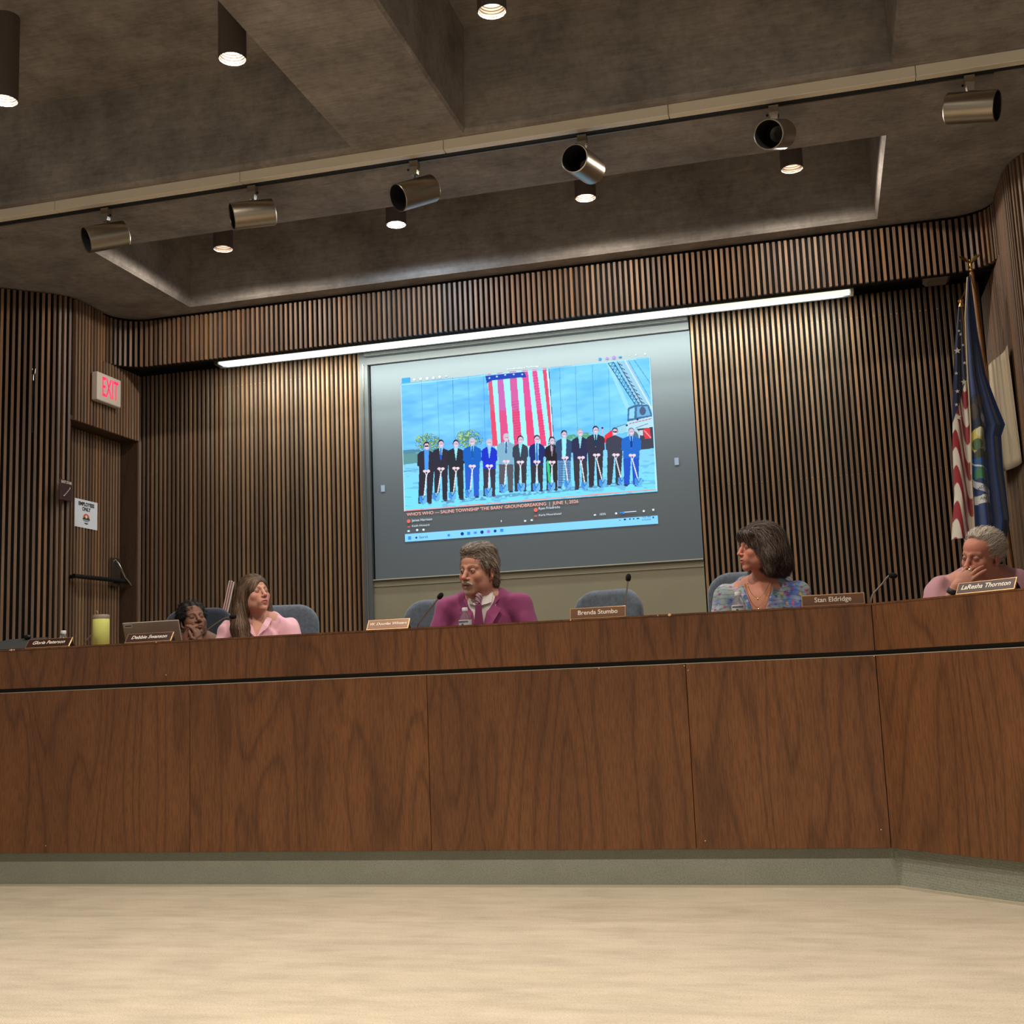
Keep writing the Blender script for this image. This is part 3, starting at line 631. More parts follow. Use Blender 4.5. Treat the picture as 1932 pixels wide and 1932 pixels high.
# ================================================================ ceiling fittings
M_lens = mat('lamp_lens', (1, 1, 1), .5, emit=(1.0, .90, .78), es=11); M_lensc = mat('lamp_lens_cold', (1, 1, 1), .5, emit=(.86, .94, 1.0), es=22); M_lensd = mat('lamp_lens_dim', (1, 1, 1), .5, emit=(1.0, .9, .78), es=3.2)
M_can = mat('downlight_black', srgb(92, 82, 76), .55); M_baf = mat('baffle_rings', srgb(190, 172, 156), .35, metal=.6)
def downlight(x, y, label, lens, z=3.89):
    o = empty('downlight', (x, y, z), 0, label, 'ceiling light', 'round downlights in the concrete coffers')
    part(MB().lathe([(.066, 0), (.066, .455)], 40, T(x, y, z)).lathe([(.0655, 0), (.0625, .0005), (.0625, .008), (.0655, .02)], 40, T(x, y, z)), 'housing', M_can, o, smooth=True)
    pr = []
    for k in range(4): pr += [(.063 - k * .0028, .001 + k * .013), (.063 - k * .0028, .009 + k * .013), (.0595 - k * .0028, .011 + k * .013)]
    part(MB().lathe(pr + [(.050, .056)], 40, T(x, y, z)), 'baffle', M_baf, o)
    part(MB().lathe([(.0001, .050), (.030, .051), (.0505, .056)], 32, T(x, y, z)), 'lens', lens, o)
    return o
N0 = 'black round downlight '
for x, lb, ln in ((-3.734, N0 + 'above the left slats, left end of the row nearest the slatted fascia', M_lensd), (-2.497, 'cold bluish white round downlight, brightest one, in front of the slatted fascia', M_lensc),
                  (-1.244, N0 + 'glowing warm, over the projection screen beside the cold bluish one', M_lens), (.014, N0 + 'at the right end of the row nearest the slatted fascia', M_lensd)):
    downlight(x, 7.06, lb, ln)
for x, lb, ln in ((-3.77, N0 + 'cut by the left edge of the picture, in the nearer coffer', M_lens), (-2.517, N0 + 'glowing warm in the nearer left coffer beside the concrete beam', M_lens), (-1.238, N0 + 'at the very top middle of the picture, nearer row', M_lensd)):
    downlight(x, 4.86, lb, ln)

# track with six cylinder spotlights
tr = empty('lighting_track', (-2, 5.8, 3.73), 0, 'long beige lighting track running across the underside of the concrete beam', 'track')
seams = [-6.5, -5.3, -4.11, -2.94, -1.76, -.57, .62, 2.6]
for a, b in zip(seams[:-1], seams[1:]): part(MB().cham((a + .0015, 5.752, 3.712), (b - .0015, 5.80, 3.769), .002), 'cover', M_trackp, tr)
part(MB().box((-6.5, 5.801, 3.710), (.98, 5.832, 3.769)).box((.98, 5.801, 3.712), (2.6, 5.832, 3.769)), 'channel', M_gapm, tr)
part(MB().box((-6.5, 5.834, 3.705), (.98, 5.838, 3.769)), 'rail', M_nickel, tr)
def can(px, pz, d, label, face='left'):
    """spotlight: cylinder centre (px, 5.815, pz), opening direction d"""
    y = 5.815; o = empty('track_spotlight', (px, y, 3.70), 0, label, 'spotlight', 'unlit cylinder spotlights hanging from the track')
    d = Vector(d).normalized(); M = T(px, y, pz) @ d.to_track_quat('Z', 'Y').to_matrix().to_4x4()
    R, L = .074, .235
    part(MB().lathe([(.0001, -L / 2), (R - .006, -L / 2), (R, -L / 2 + .006), (R, L / 2 - .002), (R - .002, L / 2), (R - .006, L / 2), (R - .006, -L / 2 + .06)], 44, M), 'barrel', M_nickel, o, smooth=True)
    part(MB().lathe([(R - .0065, L / 2 - .004), (R - .0065, -L / 2 + .06), (.0001, -L / 2 + .058)], 40, M), 'inside', M_blackm, o, smooth=True)
    part(MB().lathe([(.045, -L / 2 + .06), (.040, -L / 2 + .075), (.022, -L / 2 + .068), (.0001, -L / 2 + .078)], 32, M), 'bulb_face', mat('bulb_glass_grey', srgb(92, 88, 84), .25), o, smooth=True)
    part(MB().box((px - .024, y - .020, 3.650), (px + .024, y + .022, 3.70)).add([(px - .023, y - .022, 3.665), (px + .023, y - .022, 3.665), (px + .014, y - .016, 3.622), (px - .014, y - .016, 3.622), (px - .023, y + .018, 3.665), (px + .023, y + .018, 3.665), (px + .014, y + .014, 3.622), (px - .014, y + .014, 3.622)], [(0, 3, 2, 1), (4, 5, 6, 7), (0, 1, 5, 4), (1, 2, 6, 5), (2, 3, 7, 6), (3, 0, 4, 7)]), 'adapter', M_nickel, o)
    part(MB().tube([(px, y, 3.625), (px, y, pz + R - .004)], .006, 10), 'stem', M_nickel, o)
    part(MB().ico((px + (.033 if face == 'left' else -.033), y - .01, 3.655), .008, 1), 'thumb_screw', M_black, o)
    return o
G = 'brushed cylinder spotlight on the track, '
CANS = [(-3.813, 3.535, (-.641, -.69, -.336), G + 'leftmost, opening to the left'), (-2.893, 3.54, (-.806, -.552, -.212), G + 'second from the left, seen almost side-on'),
        (-1.943, 3.525, (-.605, -.677, -.42), G + 'third from the left, above the cold downlight'), (-1.026, 3.545, (-.221, -.97, -.098), G + 'fourth from the left, opening towards the viewer'),
        (-.055, 3.555, (-.268, -.89, -.369), G + 'fifth from the left, round mouth facing the viewer'), (.864, 3.545, (.908, -.343, -.242), G + 'rightmost, black mouth turned right')]
for x, z, d, lb in CANS: can(x, z, d, lb, 'left' if x < -2.5 else 'right')

# fluorescent strip under the fascia
fx = empty('strip_light', (-2.02, 8.2, 3.44), 0, 'long white fluorescent strip light tucked under the slatted fascia', 'light')
M_tube = mat('lit_diffuser', (1, 1, 1), .5, emit=(.93, 1.0, .90), es=1.55); M_tubey = mat('lit_diffuser_yellowish', (1, 1, 1), .5, emit=(.93, 1.0, .72), es=1.05)
joints = [-4.36, -3.16, -1.96, -.755, .335]
for k in range(4):
    part(MB().box((joints[k] + .004, 8.155, 3.440), (joints[k + 1] - .004, 8.235, 3.455)), 'diffuser', M_tubey if k == 3 else M_tube, fx)
part(MB().box((-4.39, 8.145, 3.455), (.355, 8.26, 3.56)).box((-4.39, 8.236, 3.432), (.355, 8.26, 3.455)).box((-4.39, 8.145, 3.436), (-4.362, 8.236, 3.455)), 'housing', M_frame, fx)
part(MB().box((.336, 8.145, 3.432), (.356, 8.236, 3.455)), 'end_cap', M_white, fx)
eb = empty('cover_box', (.88, 8.1, 3.43), 0, 'grey rounded box under the soffit near the flag poles', 'box')
part(MB().cham((.80, 8.03, 3.425), (.965, 8.22, 3.559), .02), 'housing', mat('box_grey', srgb(112, 104, 94), .6), eb)

# ================================================================ signs and wall things
M_exitw = mat('exit_sign_face', srgb(214, 200, 184), .5); M_exitr = mat('exit_red', srgb(200, 20, 50), .5, emit=(1.0, .03, .12), es=1.0)
SIDE = RZ(math.pi / 2)         # plate built facing -y, turned to face +x
es_ = empty('exit_sign', (-5.0, 7.6, 3.06), 0, 'white exit sign box with red letters above the stair door', 'sign')
part(MB().cham((-4.998, 7.455, 3.062), (-4.945, 7.755, 3.272), .006), 'sign_box', M_exitw, es_)
o = text('exit_letters', 'EXIT', .205, M_exitr, T(-4.9445, 7.612, 3.166) @ SIDE @ FRONT, None, .0006, 'CENTER', 0, .002, .50); inv_parent(o, es_)
st = empty('stair_sign', (-4.99, 7.15, 2.30), 0, 'small dark brown stair sign left of the door, reads East Stair', 'sign')
part(MB().cham((-4.999, 7.095, 2.285), (-4.990, 7.235, 2.430), .002), 'plate', mat('sign_maroon', srgb(58, 34, 36), .5), st)
M_ink = mat('sign_white', srgb(226, 214, 202), .5); M_inkb = mat('sign_black', srgb(22, 22, 28), .5)
o = text('letters', 'EAST STAIR', .027, M_ink, T(-4.9895, 7.168, 2.412) @ SIDE @ FRONT, None, .0004, 'CENTER', 0, .0004, .86); inv_parent(o, st)
mb = MB()
for k in range(6): mb.box((-4.9897, 7.135 + k * .0115, 2.315 + k * .0105), (-4.989, 7.135 + (k + 1) * .0115 + .006, 2.315 + k * .0105 + .0055)); mb.box((-4.9897, 7.135 + (k + 1) * .0115, 2.315 + k * .0105), (-4.989, 7.135 + (k + 1) * .0115 + .006, 2.315 + (k + 1) * .0105 + .0055))
part(mb, 'stair_symbol', M_ink, st)
em = empty('employees_sign', (-5.14, 7.63, 2.16), 0, 'white paper notice on the slatted door reading Employees Only', 'sign')
part(MB().box((-5.1505, 7.495, 2.160), (-5.148, 7.775, 2.365)), 'paper', mat('paper_white', srgb(222, 222, 230), .7), em)
for s, z in (('EMPLOYEES', 2.332), ('ONLY', 2.297)):
    o = text('letters', s, .037, M_inkb, T(-5.1475, 7.636, z) @ SIDE @ FRONT, None, .0003, 'CENTER', 0, .0016, 1.02); inv_parent(o, em)
def disc_side(name, y, z, r, m, x=-5.1476, top=1, n=24, a0=0, a1=360, sy=1, sz=1):
    vs = [(x, y + sy * r * math.cos(math.radians(a0 + (a1 - a0) * i / n)), z + sz * r * math.sin(math.radians(a0 + (a1 - a0) * i / n))) for i in range(n + 1)]
    vs2 = [(x - .0004, b, c) for a, b, c in vs]; k = n + 1
    return part(MB().add(vs + vs2, [tuple(range(k)), tuple(reversed(range(k, 2 * k)))] + [(i, i + 1, i + 1 + k, i + k) for i in range(n)]), name, m, em)
disc_side('emblem_sun', 7.636, 2.232, .034, mat('emblem_orange', srgb(206, 96, 66), .6), a0=0, a1=180, sy=1.15)
disc_side('emblem_land', 7.636, 2.222, .020, mat('emblem_dark_green', srgb(52, 62, 56), .6), x=-5.1473, a0=0, a1=180, sy=2.3, sz=.9)
disc_side('emblem_water', 7.636, 2.2215, .034, mat('emblem_teal', srgb(142, 160, 166), .6), a0=180, a1=360, sy=1.25, sz=.5)
disc_side('emblem_base', 7.636, 2.203, .022, mat('emblem_navy', srgb(38, 38, 58), .6), x=-5.1474, a0=200, a1=340, sy=1.3, sz=.7)
disc_side('emblem_glow', 7.636, 2.243, .012, mat('emblem_pale', srgb(246, 222, 206), .6), x=-5.1472)
hk = empty('wall_hook', (-5.17, 7.0, 3.05), 0, 'small steel double hook on the left slatted wall', 'hook')
_hx, _hy = -5.155, 7.015
part(MB().tube([(_hx - .012, _hy, 3.20), (_hx - .012, _hy - .004, 3.165), (_hx, _hy - .004, 3.155), (_hx + .012, _hy - .004, 3.165), (_hx + .012, _hy, 3.20)], .0035, 8).tube([(_hx, _hy - .004, 3.155), (_hx, _hy - .004, 3.115)], .0035, 8), 'hook', M_chrome, hk)
part(MB().tube([(_hx, _hy - .004, 3.12), (_hx - .004, _hy - .006, 2.95), (_hx - .002, _hy - .004, 2.75)], .0022, 6), 'hanging_cord', M_black, hk)
# curling paper sheet on the right wall
M_paper = mat('tan_paper', srgb(205, 184, 156), .8)
vs = []; nu, nv = 26, 14; 
for j in range(nv + 1):
    for i in range(nu + 1):
        u, v = i / nu, j / nv; y = 8.17 - .71 * u; z = 2.075 + v * (.68 + .03 * u)
        bow = .02 + .055 * math.sin(math.pi * min(1, u * 1.15)) ** 2 + .06 * max(0, .35 - u) * (1 - v) + .03 * math.sin(5 * u) * (1 - v) * .5
        vs.append((1.192 - bow, y, z))
fs = [(j * (nu + 1) + i, j * (nu + 1) + i + 1, (j + 1) * (nu + 1) + i + 1, (j + 1) * (nu + 1) + i) for j in range(nv) for i in range(nu)]
pw = MB().add(vs, fs).build('paper_sheet', M_paper, smooth=True); tag(pw, 'large curling tan paper sheet pinned to the right wall beside the flags', 'paper')
_s = pw.modifiers.new('thickness', 'SOLIDIFY'); _s.thickness = .0012
# ================================================================ sculpting: distance fields turned into one skin (surface nets)
def axis(lo, hi, coarse, fines, fine):
    p = [lo]
    while p[-1] < hi:
        c = p[-1]; st = coarse
        for a, b in fines:
            if a <= c < b: st = fine; break
            if c < a: st = min(st, max(fine, (a - c) * .5 + fine))
            elif c >= b: st = min(st, max(fine, (c - b) * .5 + fine))
        p.append(c + st)
    return np.array(p, np.float32)
class Fld:
    def __init__(s, xs, ys, zs): s.x, s.y, s.z = xs, ys, zs; s.F = np.full((len(xs), len(ys), len(zs)), .2, np.float32)
    def op(s, fn, c, r, k=.01, M=None, sub=False, inter=False, off=None):
        """fn(X,Y,Z)->d; c,r = centre and half extents of its box (in the space of M)"""
        c = np.array(c, float); r = np.array(r, float) if np.ndim(r) else np.array([r] * 3, float)
        R = r + .03 + k
        if M is not None:
            A = np.array(M)[:3, :3]; t = np.array(M)[:3, 3]; cw = A @ c + t; Rw = np.abs(A) @ R
        else: cw, Rw = c, R
        sl = []
        for ax, cc, rr in ((s.x, cw[0], Rw[0]), (s.y, cw[1], Rw[1]), (s.z, cw[2], Rw[2])):
            i0, i1 = np.searchsorted(ax, (cc - rr, cc + rr)); 
            if i0 >= i1: return s
            sl.append(slice(i0, i1))
        X, Y, Z = np.meshgrid(s.x[sl[0]], s.y[sl[1]], s.z[sl[2]], indexing='ij')
        if M is not None:
            Ai = np.linalg.inv(A).astype(np.float32); X, Y, Z = X - t[0], Y - t[1], Z - t[2]
            X, Y, Z = (Ai[i, 0] * X + Ai[i, 1] * Y + Ai[i, 2] * Z for i in range(3))
        d = fn(X, Y, Z)
        if off is not None: d = d + off(X, Y, Z)
        sl = tuple(sl); f = s.F[sl]
        if sub: h = np.maximum(k - np.abs(f + d), 0) / k if k > 0 else 0; s.F[sl] = np.maximum(f, -d) + h * h * k * .25
        elif inter: s.F[sl] = np.maximum(f, d)
        else: h = np.maximum(k - np.abs(f - d), 0) / k if k > 0 else 0; s.F[sl] = np.minimum(f, d) - h * h * k * .25
        return s
    def ell(s, c, r, k=.01, M=None, rot=None, sub=False, off=None):
        r = r if isinstance(r, (tuple, list)) else (r, r, r)
        L = T(*c) @ rot if rot is not None else T(*c)
        M2 = (M @ L) if M is not None else L
        def fn(X, Y, Z):
            a = np.sqrt((X / r[0]) ** 2 + (Y / r[1]) ** 2 + (Z / r[2]) ** 2) + 1e-6
            b = np.sqrt((X / r[0] ** 2) ** 2 + (Y / r[1] ** 2) ** 2 + (Z / r[2] ** 2) ** 2) + 1e-6
            return a * (a - 1) / b
        return s.op(fn, (0, 0, 0), r, k, M2, sub, off=off)
    def cap(s, a, b, ra, rb, k=.01, M=None, sub=False, flat=None, off=None):
        a = np.array(a, float); b = np.array(b, float); ab = b - a; L2 = float(ab @ ab) + 1e-9
        def fn(X, Y, Z):
            t = np.clip(((X - a[0]) * ab[0] + (Y - a[1]) * ab[1] + (Z - a[2]) * ab[2]) / L2, 0, 1)
            return np.sqrt((X - a[0] - t * ab[0]) ** 2 + (Y - a[1] - t * ab[1]) ** 2 + (Z - a[2] - t * ab[2]) ** 2) - (ra + (rb - ra) * t)
        return s.op(fn, (a + b) / 2, np.abs(ab) / 2 + max(ra, rb), k, M, sub, off=off)
    def chain(s, pts, rs, k=.01, M=None, sub=False, off=None):
        for i in range(len(pts) - 1): s.cap(pts[i], pts[i + 1], rs[i], rs[i + 1], k, M, sub, off=off)
        return s
    def mesh(s):
        F = s.F; nx, ny, nz = F.shape; S = F < 0
        cs = np.zeros((nx - 1, ny - 1, nz - 1), np.uint8)
        for i in (0, 1):
            for j in (0, 1):
                for k in (0, 1): cs += S[i:nx - 1 + i, j:ny - 1 + j, k:nz - 1 + k]
        act = (cs > 0) & (cs < 8); ci, cj, ck = np.nonzero(act); idx = np.full(act.shape, -1, np.int64); idx[ci, cj, ck] = np.arange(len(ci))
        acc = np.zeros((len(ci), 3)); cnt = np.zeros(len(ci)); P = (s.x, s.y, s.z)
        corners = [(i, j, k) for i in (0, 1) for j in (0, 1) for k in (0, 1)]
        for a in corners:
            for b in corners:
                if a < b and sum(abs(p - q) for p, q in zip(a, b)) == 1:
                    fa = F[ci + a[0], cj + a[1], ck + a[2]]; fb = F[ci + b[0], cj + b[1], ck + b[2]]; m = (fa < 0) != (fb < 0)
                    t = np.where(m, fa / np.where(m, fa - fb, 1), 0)
                    for ax, base in enumerate((ci, cj, ck)):
                        pa = P[ax][base + a[ax]]; pb = P[ax][base + b[ax]]; acc[:, ax] += np.where(m, pa + t * (pb - pa), 0)
                    cnt += m
        V = acc / cnt[:, None]; Q = []
        for ax in range(3):
            sh = [nx, ny, nz]; sl0 = [slice(None)] * 3; sl1 = [slice(None)] * 3; sl0[ax] = slice(0, sh[ax] - 1); sl1[ax] = slice(1, sh[ax])
            ch = S[tuple(sl0)] != S[tuple(sl1)]; e = np.array(np.nonzero(ch)); ins = S[tuple(sl0)][tuple(e)]
            o = [a for a in range(3) if a != ax]; ok = np.ones(e.shape[1], bool)
            for a in o: ok &= (e[a] > 0) & (e[a] < sh[a] - 1)
            e = e[:, ok]; ins = ins[ok]; q = []
            for da, db in ((0, 0), (1, 0), (1, 1), (0, 1)):
                c = e.copy(); c[o[0]] -= da; c[o[1]] -= db; q.append(idx[c[0], c[1], c[2]])
            q = np.stack(q, 1); flip = ins ^ (ax == 1); q[flip] = q[flip][:, ::-1]; Q.append(q)
        return V, np.concatenate(Q)[:, ::-1]
def ntan(V, s, seed):     # cheap smooth 3-d noise for colouring, -1..1
    r = np.random.default_rng(seed); o = np.zeros(len(V))
    for _ in range(5):
        d = r.normal(size=3) * s; o += np.sin(V @ d + r.random() * 6.28)
    return o / 5
M_skin = mat('skin', (.5, .35, .28), .5, spec=.35); _t = NT(M_skin); _a = _t.n('ShaderNodeVertexColor'); _a.layer_name = 'Col'
_n = _t.noise(_t.coord(), 420, 3, .6); _t.base(_t.mix(.18, _a.outputs[0], _t.ramp(_n, [(.35, (.75, .7, .68)), (.6, (1.1, 1.05, 1))]), 'MULTIPLY')); _t.b.inputs['Subsurface Weight'].default_value = .06
_t.b.inputs['Subsurface Radius'].default_value = (.012, .004, .002); _t.bump(_n, .12, .0015)
def vcol_mat(name, rough=.8, spec=.2, sheen=.0, bump=0, bs=300):
    m = mat(name, (.5, .5, .5), rough, spec=spec, sheen=sheen); t = NT(m); a = t.n('ShaderNodeVertexColor'); a.layer_name = 'Col'; t.base(a.outputs[0])
    if bump: t.bump(t.noise(t.coord(), bs, 3, .6), bump, .002)
    return m
M_hair = vcol_mat('hair', .55, .35)
M_cloth = vcol_mat('garment', .9, .15, .25, .25, 500)

HL = dict(w=1.0, nose=1.0, jaw=1.0)
def head(f, M, s):
    """skull and face in head space: face looks to -y, eyes at z=0, chin -.118, crown +.112; M = head space to body space"""
    g = lambda k, d: s.get(k, d); w = g('w', 1); j = g('jaw', 1)
    f.ell((0, .016, .032), (.0755 * w, .094, .080), .01, M)
    f.ell((0, -.030, -.035), (.0605 * w, .058, .080), .03, M)
    f.ell((0, -.020, .045), (.062 * w, .066, .050), .02, M)
    for q in (-1, 1):
        f.ell((q * .046 * w * j, -.012, -.066), (.020, .040, .034), .028, M)
        f.ell((q * .036 * w, -.060, -.027), (.025, .020, .021), .022, M)
        f.cap((q * .012, -.083, .020), (q * .042 * w, -.068, .019), .0085, .007, .012, M)
        f.ell((q * .0315, -.0965, .0015), (.0195, .0155, .0135), .010, M, sub=True)
        f.ell((q * .0305, -.0765, .0005), (.0145, .0135, .0125), .004, M)
    f.ell((0, -.072, -.102), (.025 * j, .020, .020), .022, M)
    f.ell((0, -.078, -.062), (.031, .020, .026), .020, M)
    n = g('nose', 1)
    f.chain([(0, -.086, .014), (0, -.096, -.008), (0, -.110 * (1 + .03 * (n - 1) * 6), -.032)], [.0075, .0076, .0104 * n], .010, M)
    for q in (-1, 1):
        f.ell((q * .0125 * n, -.098, -.037), (.0078 * n, .0100, .0068), .006, M)
        f.ell((q * .0062 * n, -.108, -.0445), (.0035, .0045, .003), .003, M, sub=True)
    mz = -.067; op = g('mouth', 0)
    f.chain([(-.0235, -.0865, mz - .0005), (-.006, -.0972, mz + .0045), (0, -.0972, mz + .0036), (.006, -.0972, mz + .0045), (.0235, -.0865, mz - .0005)], [.003, .0052, .0048, .0052, .003], .005, M)
    f.chain([(-.021, -.0865, mz - .003), (0, -.0955, mz - .0095 - op * .6), (.021, -.0865, mz - .003)], [.003, .0066, .003], .005, M)
    f.chain([(-.022, -.095, mz - .001), (0, -.1045, mz - .002 - op * .3), (.022, -.095, mz - .001)], [.0012, .0018 + op * .5, .0012], .003, M, sub=True)
    f.ell((0, -.098, mz - .0235), (.018, .008, .005), .008, M, sub=True)
    for q in (-1, 1):      # ears
        R_ = RZ(q * math.radians(24)) @ RX(math.radians(-8))
        f.ell((q * .0765 * w, .012, -.012), (.0075, .0185, .0315), .006, M, R_)
        f.ell((q * .0835 * w, .006, -.012), (.006, .009, .018), .004, M, R_, sub=True)
        f.ell((q * .073 * w, .004, -.038), (.006, .008, .010), .005, M)
def paint_head(V, Mi, s, skin):
    """Mi: body space -> head space; colours for every vertex"""
    n = len(V); C_ = np.tile(np.array(srgb(*skin)), (n, 1)); A = np.array(Mi); H = V @ A[:3, :3].T + A[:3, 3]; x, y, z = H[:, 0], H[:, 1], H[:, 2]
    C_ *= (1 + .07 * ntan(V, 40, 3))[:, None]
    def mx(m, c, a=1.0):
        k = np.clip(m, 0, 1)[:, None] * a; C_[:] = C_ * (1 - k) + np.array(srgb(*c)) * k
    near = (np.abs(x) < .11) & (np.abs(y) < .13) & (z > -.14)
    G = lambda cx, cy, cz, r: np.exp(-(((x - cx) ** 2 + (y - cy) ** 2 + (z - cz) ** 2) / r ** 2)) * near
    red = s.get('red', (196, 112, 92)); ra = s.get('reda', .35)
    for q in (-1, 1): mx(G(q * .042, -.075, -.030, .024), red, ra); mx(G(q * .083, .012, -.012, .024), red, .4)
    mx(G(0, -.112, -.034, .014), red, .45); mx(G(0, -.08, .06, .03), red, ra * .5)
    fr = (y < -.055) & near
    lip = s.get('lip', (160, 92, 84)); mz = -.067
    dl = np.hypot(x / .0235, (z - mz + .0025) / .0095); mx((1.15 - dl) * 6 * fr * (y < -.082), lip, .85)
    dk = s.get('dark', (70, 40, 34))
    mx((1 - np.hypot(x / .021, (z - mz + .001 + s.get('mouth', 0) * .3) / (.0018 + s.get('mouth', 0) * .6))) * 5 * fr, dk, .9)
    lc = s.get('lid', .85); ow = s.get('open', 1.0)
    for q in (-1, 1):
        ex, ez = q * .0305, .0005
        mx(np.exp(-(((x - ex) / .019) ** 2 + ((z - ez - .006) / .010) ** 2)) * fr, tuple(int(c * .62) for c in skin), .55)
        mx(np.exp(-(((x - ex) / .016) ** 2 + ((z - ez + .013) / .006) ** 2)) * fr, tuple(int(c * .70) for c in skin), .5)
        dx = (x - ex) / .0135; up = ez + (.0050 * ow) * (1 - dx ** 2); lo = ez - (.0042 * ow) * (1 - dx ** 2)
        inn = (np.abs(dx) < 1) & fr & (z < up) & (z > lo)
        if ow > .3: mx(inn * 1.0, (206, 196, 188), .85); mx((1 - np.hypot(x - ex - s.get('gaze', 0) * .004, z - ez) / .0058) * 8 * inn, s.get('iris', (40, 30, 26)), 1)
        mx((1 - np.abs(z - up) / .0019) * 2 * (np.abs(dx) < 1.05) * fr, s.get('lash', (46, 30, 26)), lc)
        bw = s.get('brow', (84, 62, 50)); by = .0205 + .004 * (1 - ((np.abs(x) - .030) / .022) ** 2)
        mx((1 - np.hypot((np.abs(x) - .031) / .0225, (z - by) / .0048)) * 3 * fr * (x * q > 0), bw, s.get('browa', .8))
    for q in (-1, 1): mx((1 - np.hypot((x - q * .0065) / .004, (z + .0445) / .003)) * 3 * fr * (y < -.095), dk, .8)
    f_ = s.get('beard')
    if f_:
        nz = .8 + .35 * ntan(V, 500, 9)
        mus = np.clip(1.3 - np.hypot(x / .033, (z + .0545 + .35 * np.abs(x) ** 1.0 * .35) / .0085), 0, 1) * fr * nz
        mx(mus * 2.2, f_, .9)
        gt = np.clip(1.25 - np.hypot(x / .026, (z + .094) / .024), 0, 1) * (z < -.078) * fr * nz; mx(gt * 1.6, f_, s.get('goatee', .6))
        side = ((np.abs(np.abs(x) - .032) < .007) & (z < -.055) & (z > -.095)) * fr * nz; mx(side * 1.0, f_, s.get('goatee', .6) * .5)
        mx(((z < -.06) & (y > -.10) & (z > -.12)) * near * nz * .6, tuple(int(a * .5 + b * .5) for a, b in zip(f_, skin)), .22)
    for fn in s.get('extra', []): fn(x, y, z, near, mx)
    return C_
def hand(f, M, side=1, curl=.6, fan=.12, tcurl=.5, s=1.0, curls=None, k=.006):
    """hand in its own space: wrist at origin, fingers towards +y, palm facing -z; side=+1 thumb on -x"""
    m = M @ Matrix.Diagonal((side * s, s, s, 1))
    f.ell((0, .045, 0), (.040, .050, .0145), .012, m); f.ell((-.012, .03, -.006), (.026, .032, .014), .012, m)
    for i, (x0, L, r) in enumerate(((-.029, .070, .0088), (-.0095, .079, .0092), (.0105, .073, .0088), (.029, .057, .0078))):
        c = curls[i] if curls else curl; p = Vector((x0, .082 - abs(x0 + .005) * .25, 0)); a = -c * .5; sp = (i - 1.4) * fan
        pts = [p - Vector((0, .025, 0)), p]; 
        for seg, da in ((.42, .0), (.32, c * .9), (.26, c * .6)):
            a -= da; d = Vector((math.sin(sp), math.cos(a) * math.cos(sp), math.sin(a))); p = p + d * L * seg; pts.append(p)
        f.chain(pts, [r * 1.1, r * 1.08, r, r * .93, r * .78], k * .5, m)
    t0 = Vector((-.022, .018, -.004)); t1 = Vector((-.046, .046, -.012 - .010 * tcurl)); t2 = t1 + Vector((-.012 + .020 * tcurl, .028, -.008 * tcurl)); t3 = t2 + Vector((-.002 + .022 * tcurl, .022, -.006))
    f.chain([t0, t1, t2, t3], [.0135, .0115, .0098, .0082], k, m)
def arm(f, sh, el, wr, k=.02, r=(.050, .040, .036, .0275), M=None): f.chain([sh, el], [r[0], r[1]], k, M); f.chain([el, wr], [r[2] + .004, r[3]], .015, M)
def look(px, py, roll=0):
    """rotation: face turned by px (deg, + towards image right) and raised by py"""
    return RZ(math.radians(px)) @ RX(math.radians(-py)) @ Matrix.Rotation(math.radians(roll), 4, 'Y')
def torso(f, hw=.185, sz=.99, by=.03, r=1.0, off=None):
    f.ell((0, by, .56), (.165 * r, .125 * r, .13), .04, off=off); f.ell((0, by, sz - .23), (.150 * r, .115 * r, .20), .06, off=off); f.ell((0, by, sz - .085), (hw * .93, .118 * r, .15), .06, off=off)
    f.chain([(-hw, by - .005, sz - .01), (-.07, by, sz + .030), (.07, by, sz + .030), (hw, by - .005, sz - .01)], [.058 * r, .052, .052, .058 * r], .04, off=off)
def legs(f, k=.04, r=1.0):
    for q in (-1, 1): f.chain([(q * .095, .03, .54), (q * .13, -.40, .53), (q * .13, -.38, .10)], [.085 * r, .062 * r, .045 * r], .03); f.chain([(q * .13, -.36, .05), (q * .13, -.52, .035)], [.038, .032], .03)
def strands(name, P0, flow, surf, n_steps, L, width, cols, parent, lift=.003, seed=1, taper=.35, wob=.15, jit=.15):
    """hair ribbons laid along a flow over a surface; surf = BVH of the hair volume"""
    r = np.random.default_rng(seed); V = []; Fq = []; Cc = []
    for p in P0:
        p = Vector(p); Ls = L * (.7 + .6 * r.random()); st = Ls / n_steps; col = np.array(cols[r.integers(len(cols))]) * (.8 + .4 * r.random()); lf = lift * (.1 + 1.2 * r.random()); ph = r.random() * 6.28; jd = Vector(r.normal(size=3) * jit); base = len(V)
        for i in range(n_steps + 1):
            loc, nor, _, _ = surf.find_nearest(p)
            if loc is None: break
            q = loc + nor * lf * (.3 + .7 * i / n_steps)
            d = Vector(flow(q)) + jd + Vector((math.sin(ph + i * .9), math.cos(ph + i * .8), 0)) * wob; d = d - nor * d.dot(nor) * .9
            if d.length < 1e-6: d = Vector((0, 0, -1))
            d.normalize(); sd = d.cross(nor).normalized() * width * (1 - (1 - taper) * (i / n_steps)) * .5
            V += [q - sd, q + sd]; Cc += [col * (.85 + .15 * i / n_steps)] * 2
            if i: k = len(V); Fq.append((k - 4, k - 3, k - 1, k - 2))
            p = q + d * st
    return np.array([tuple(v) for v in V]), np.array(Fq), np.array(Cc)
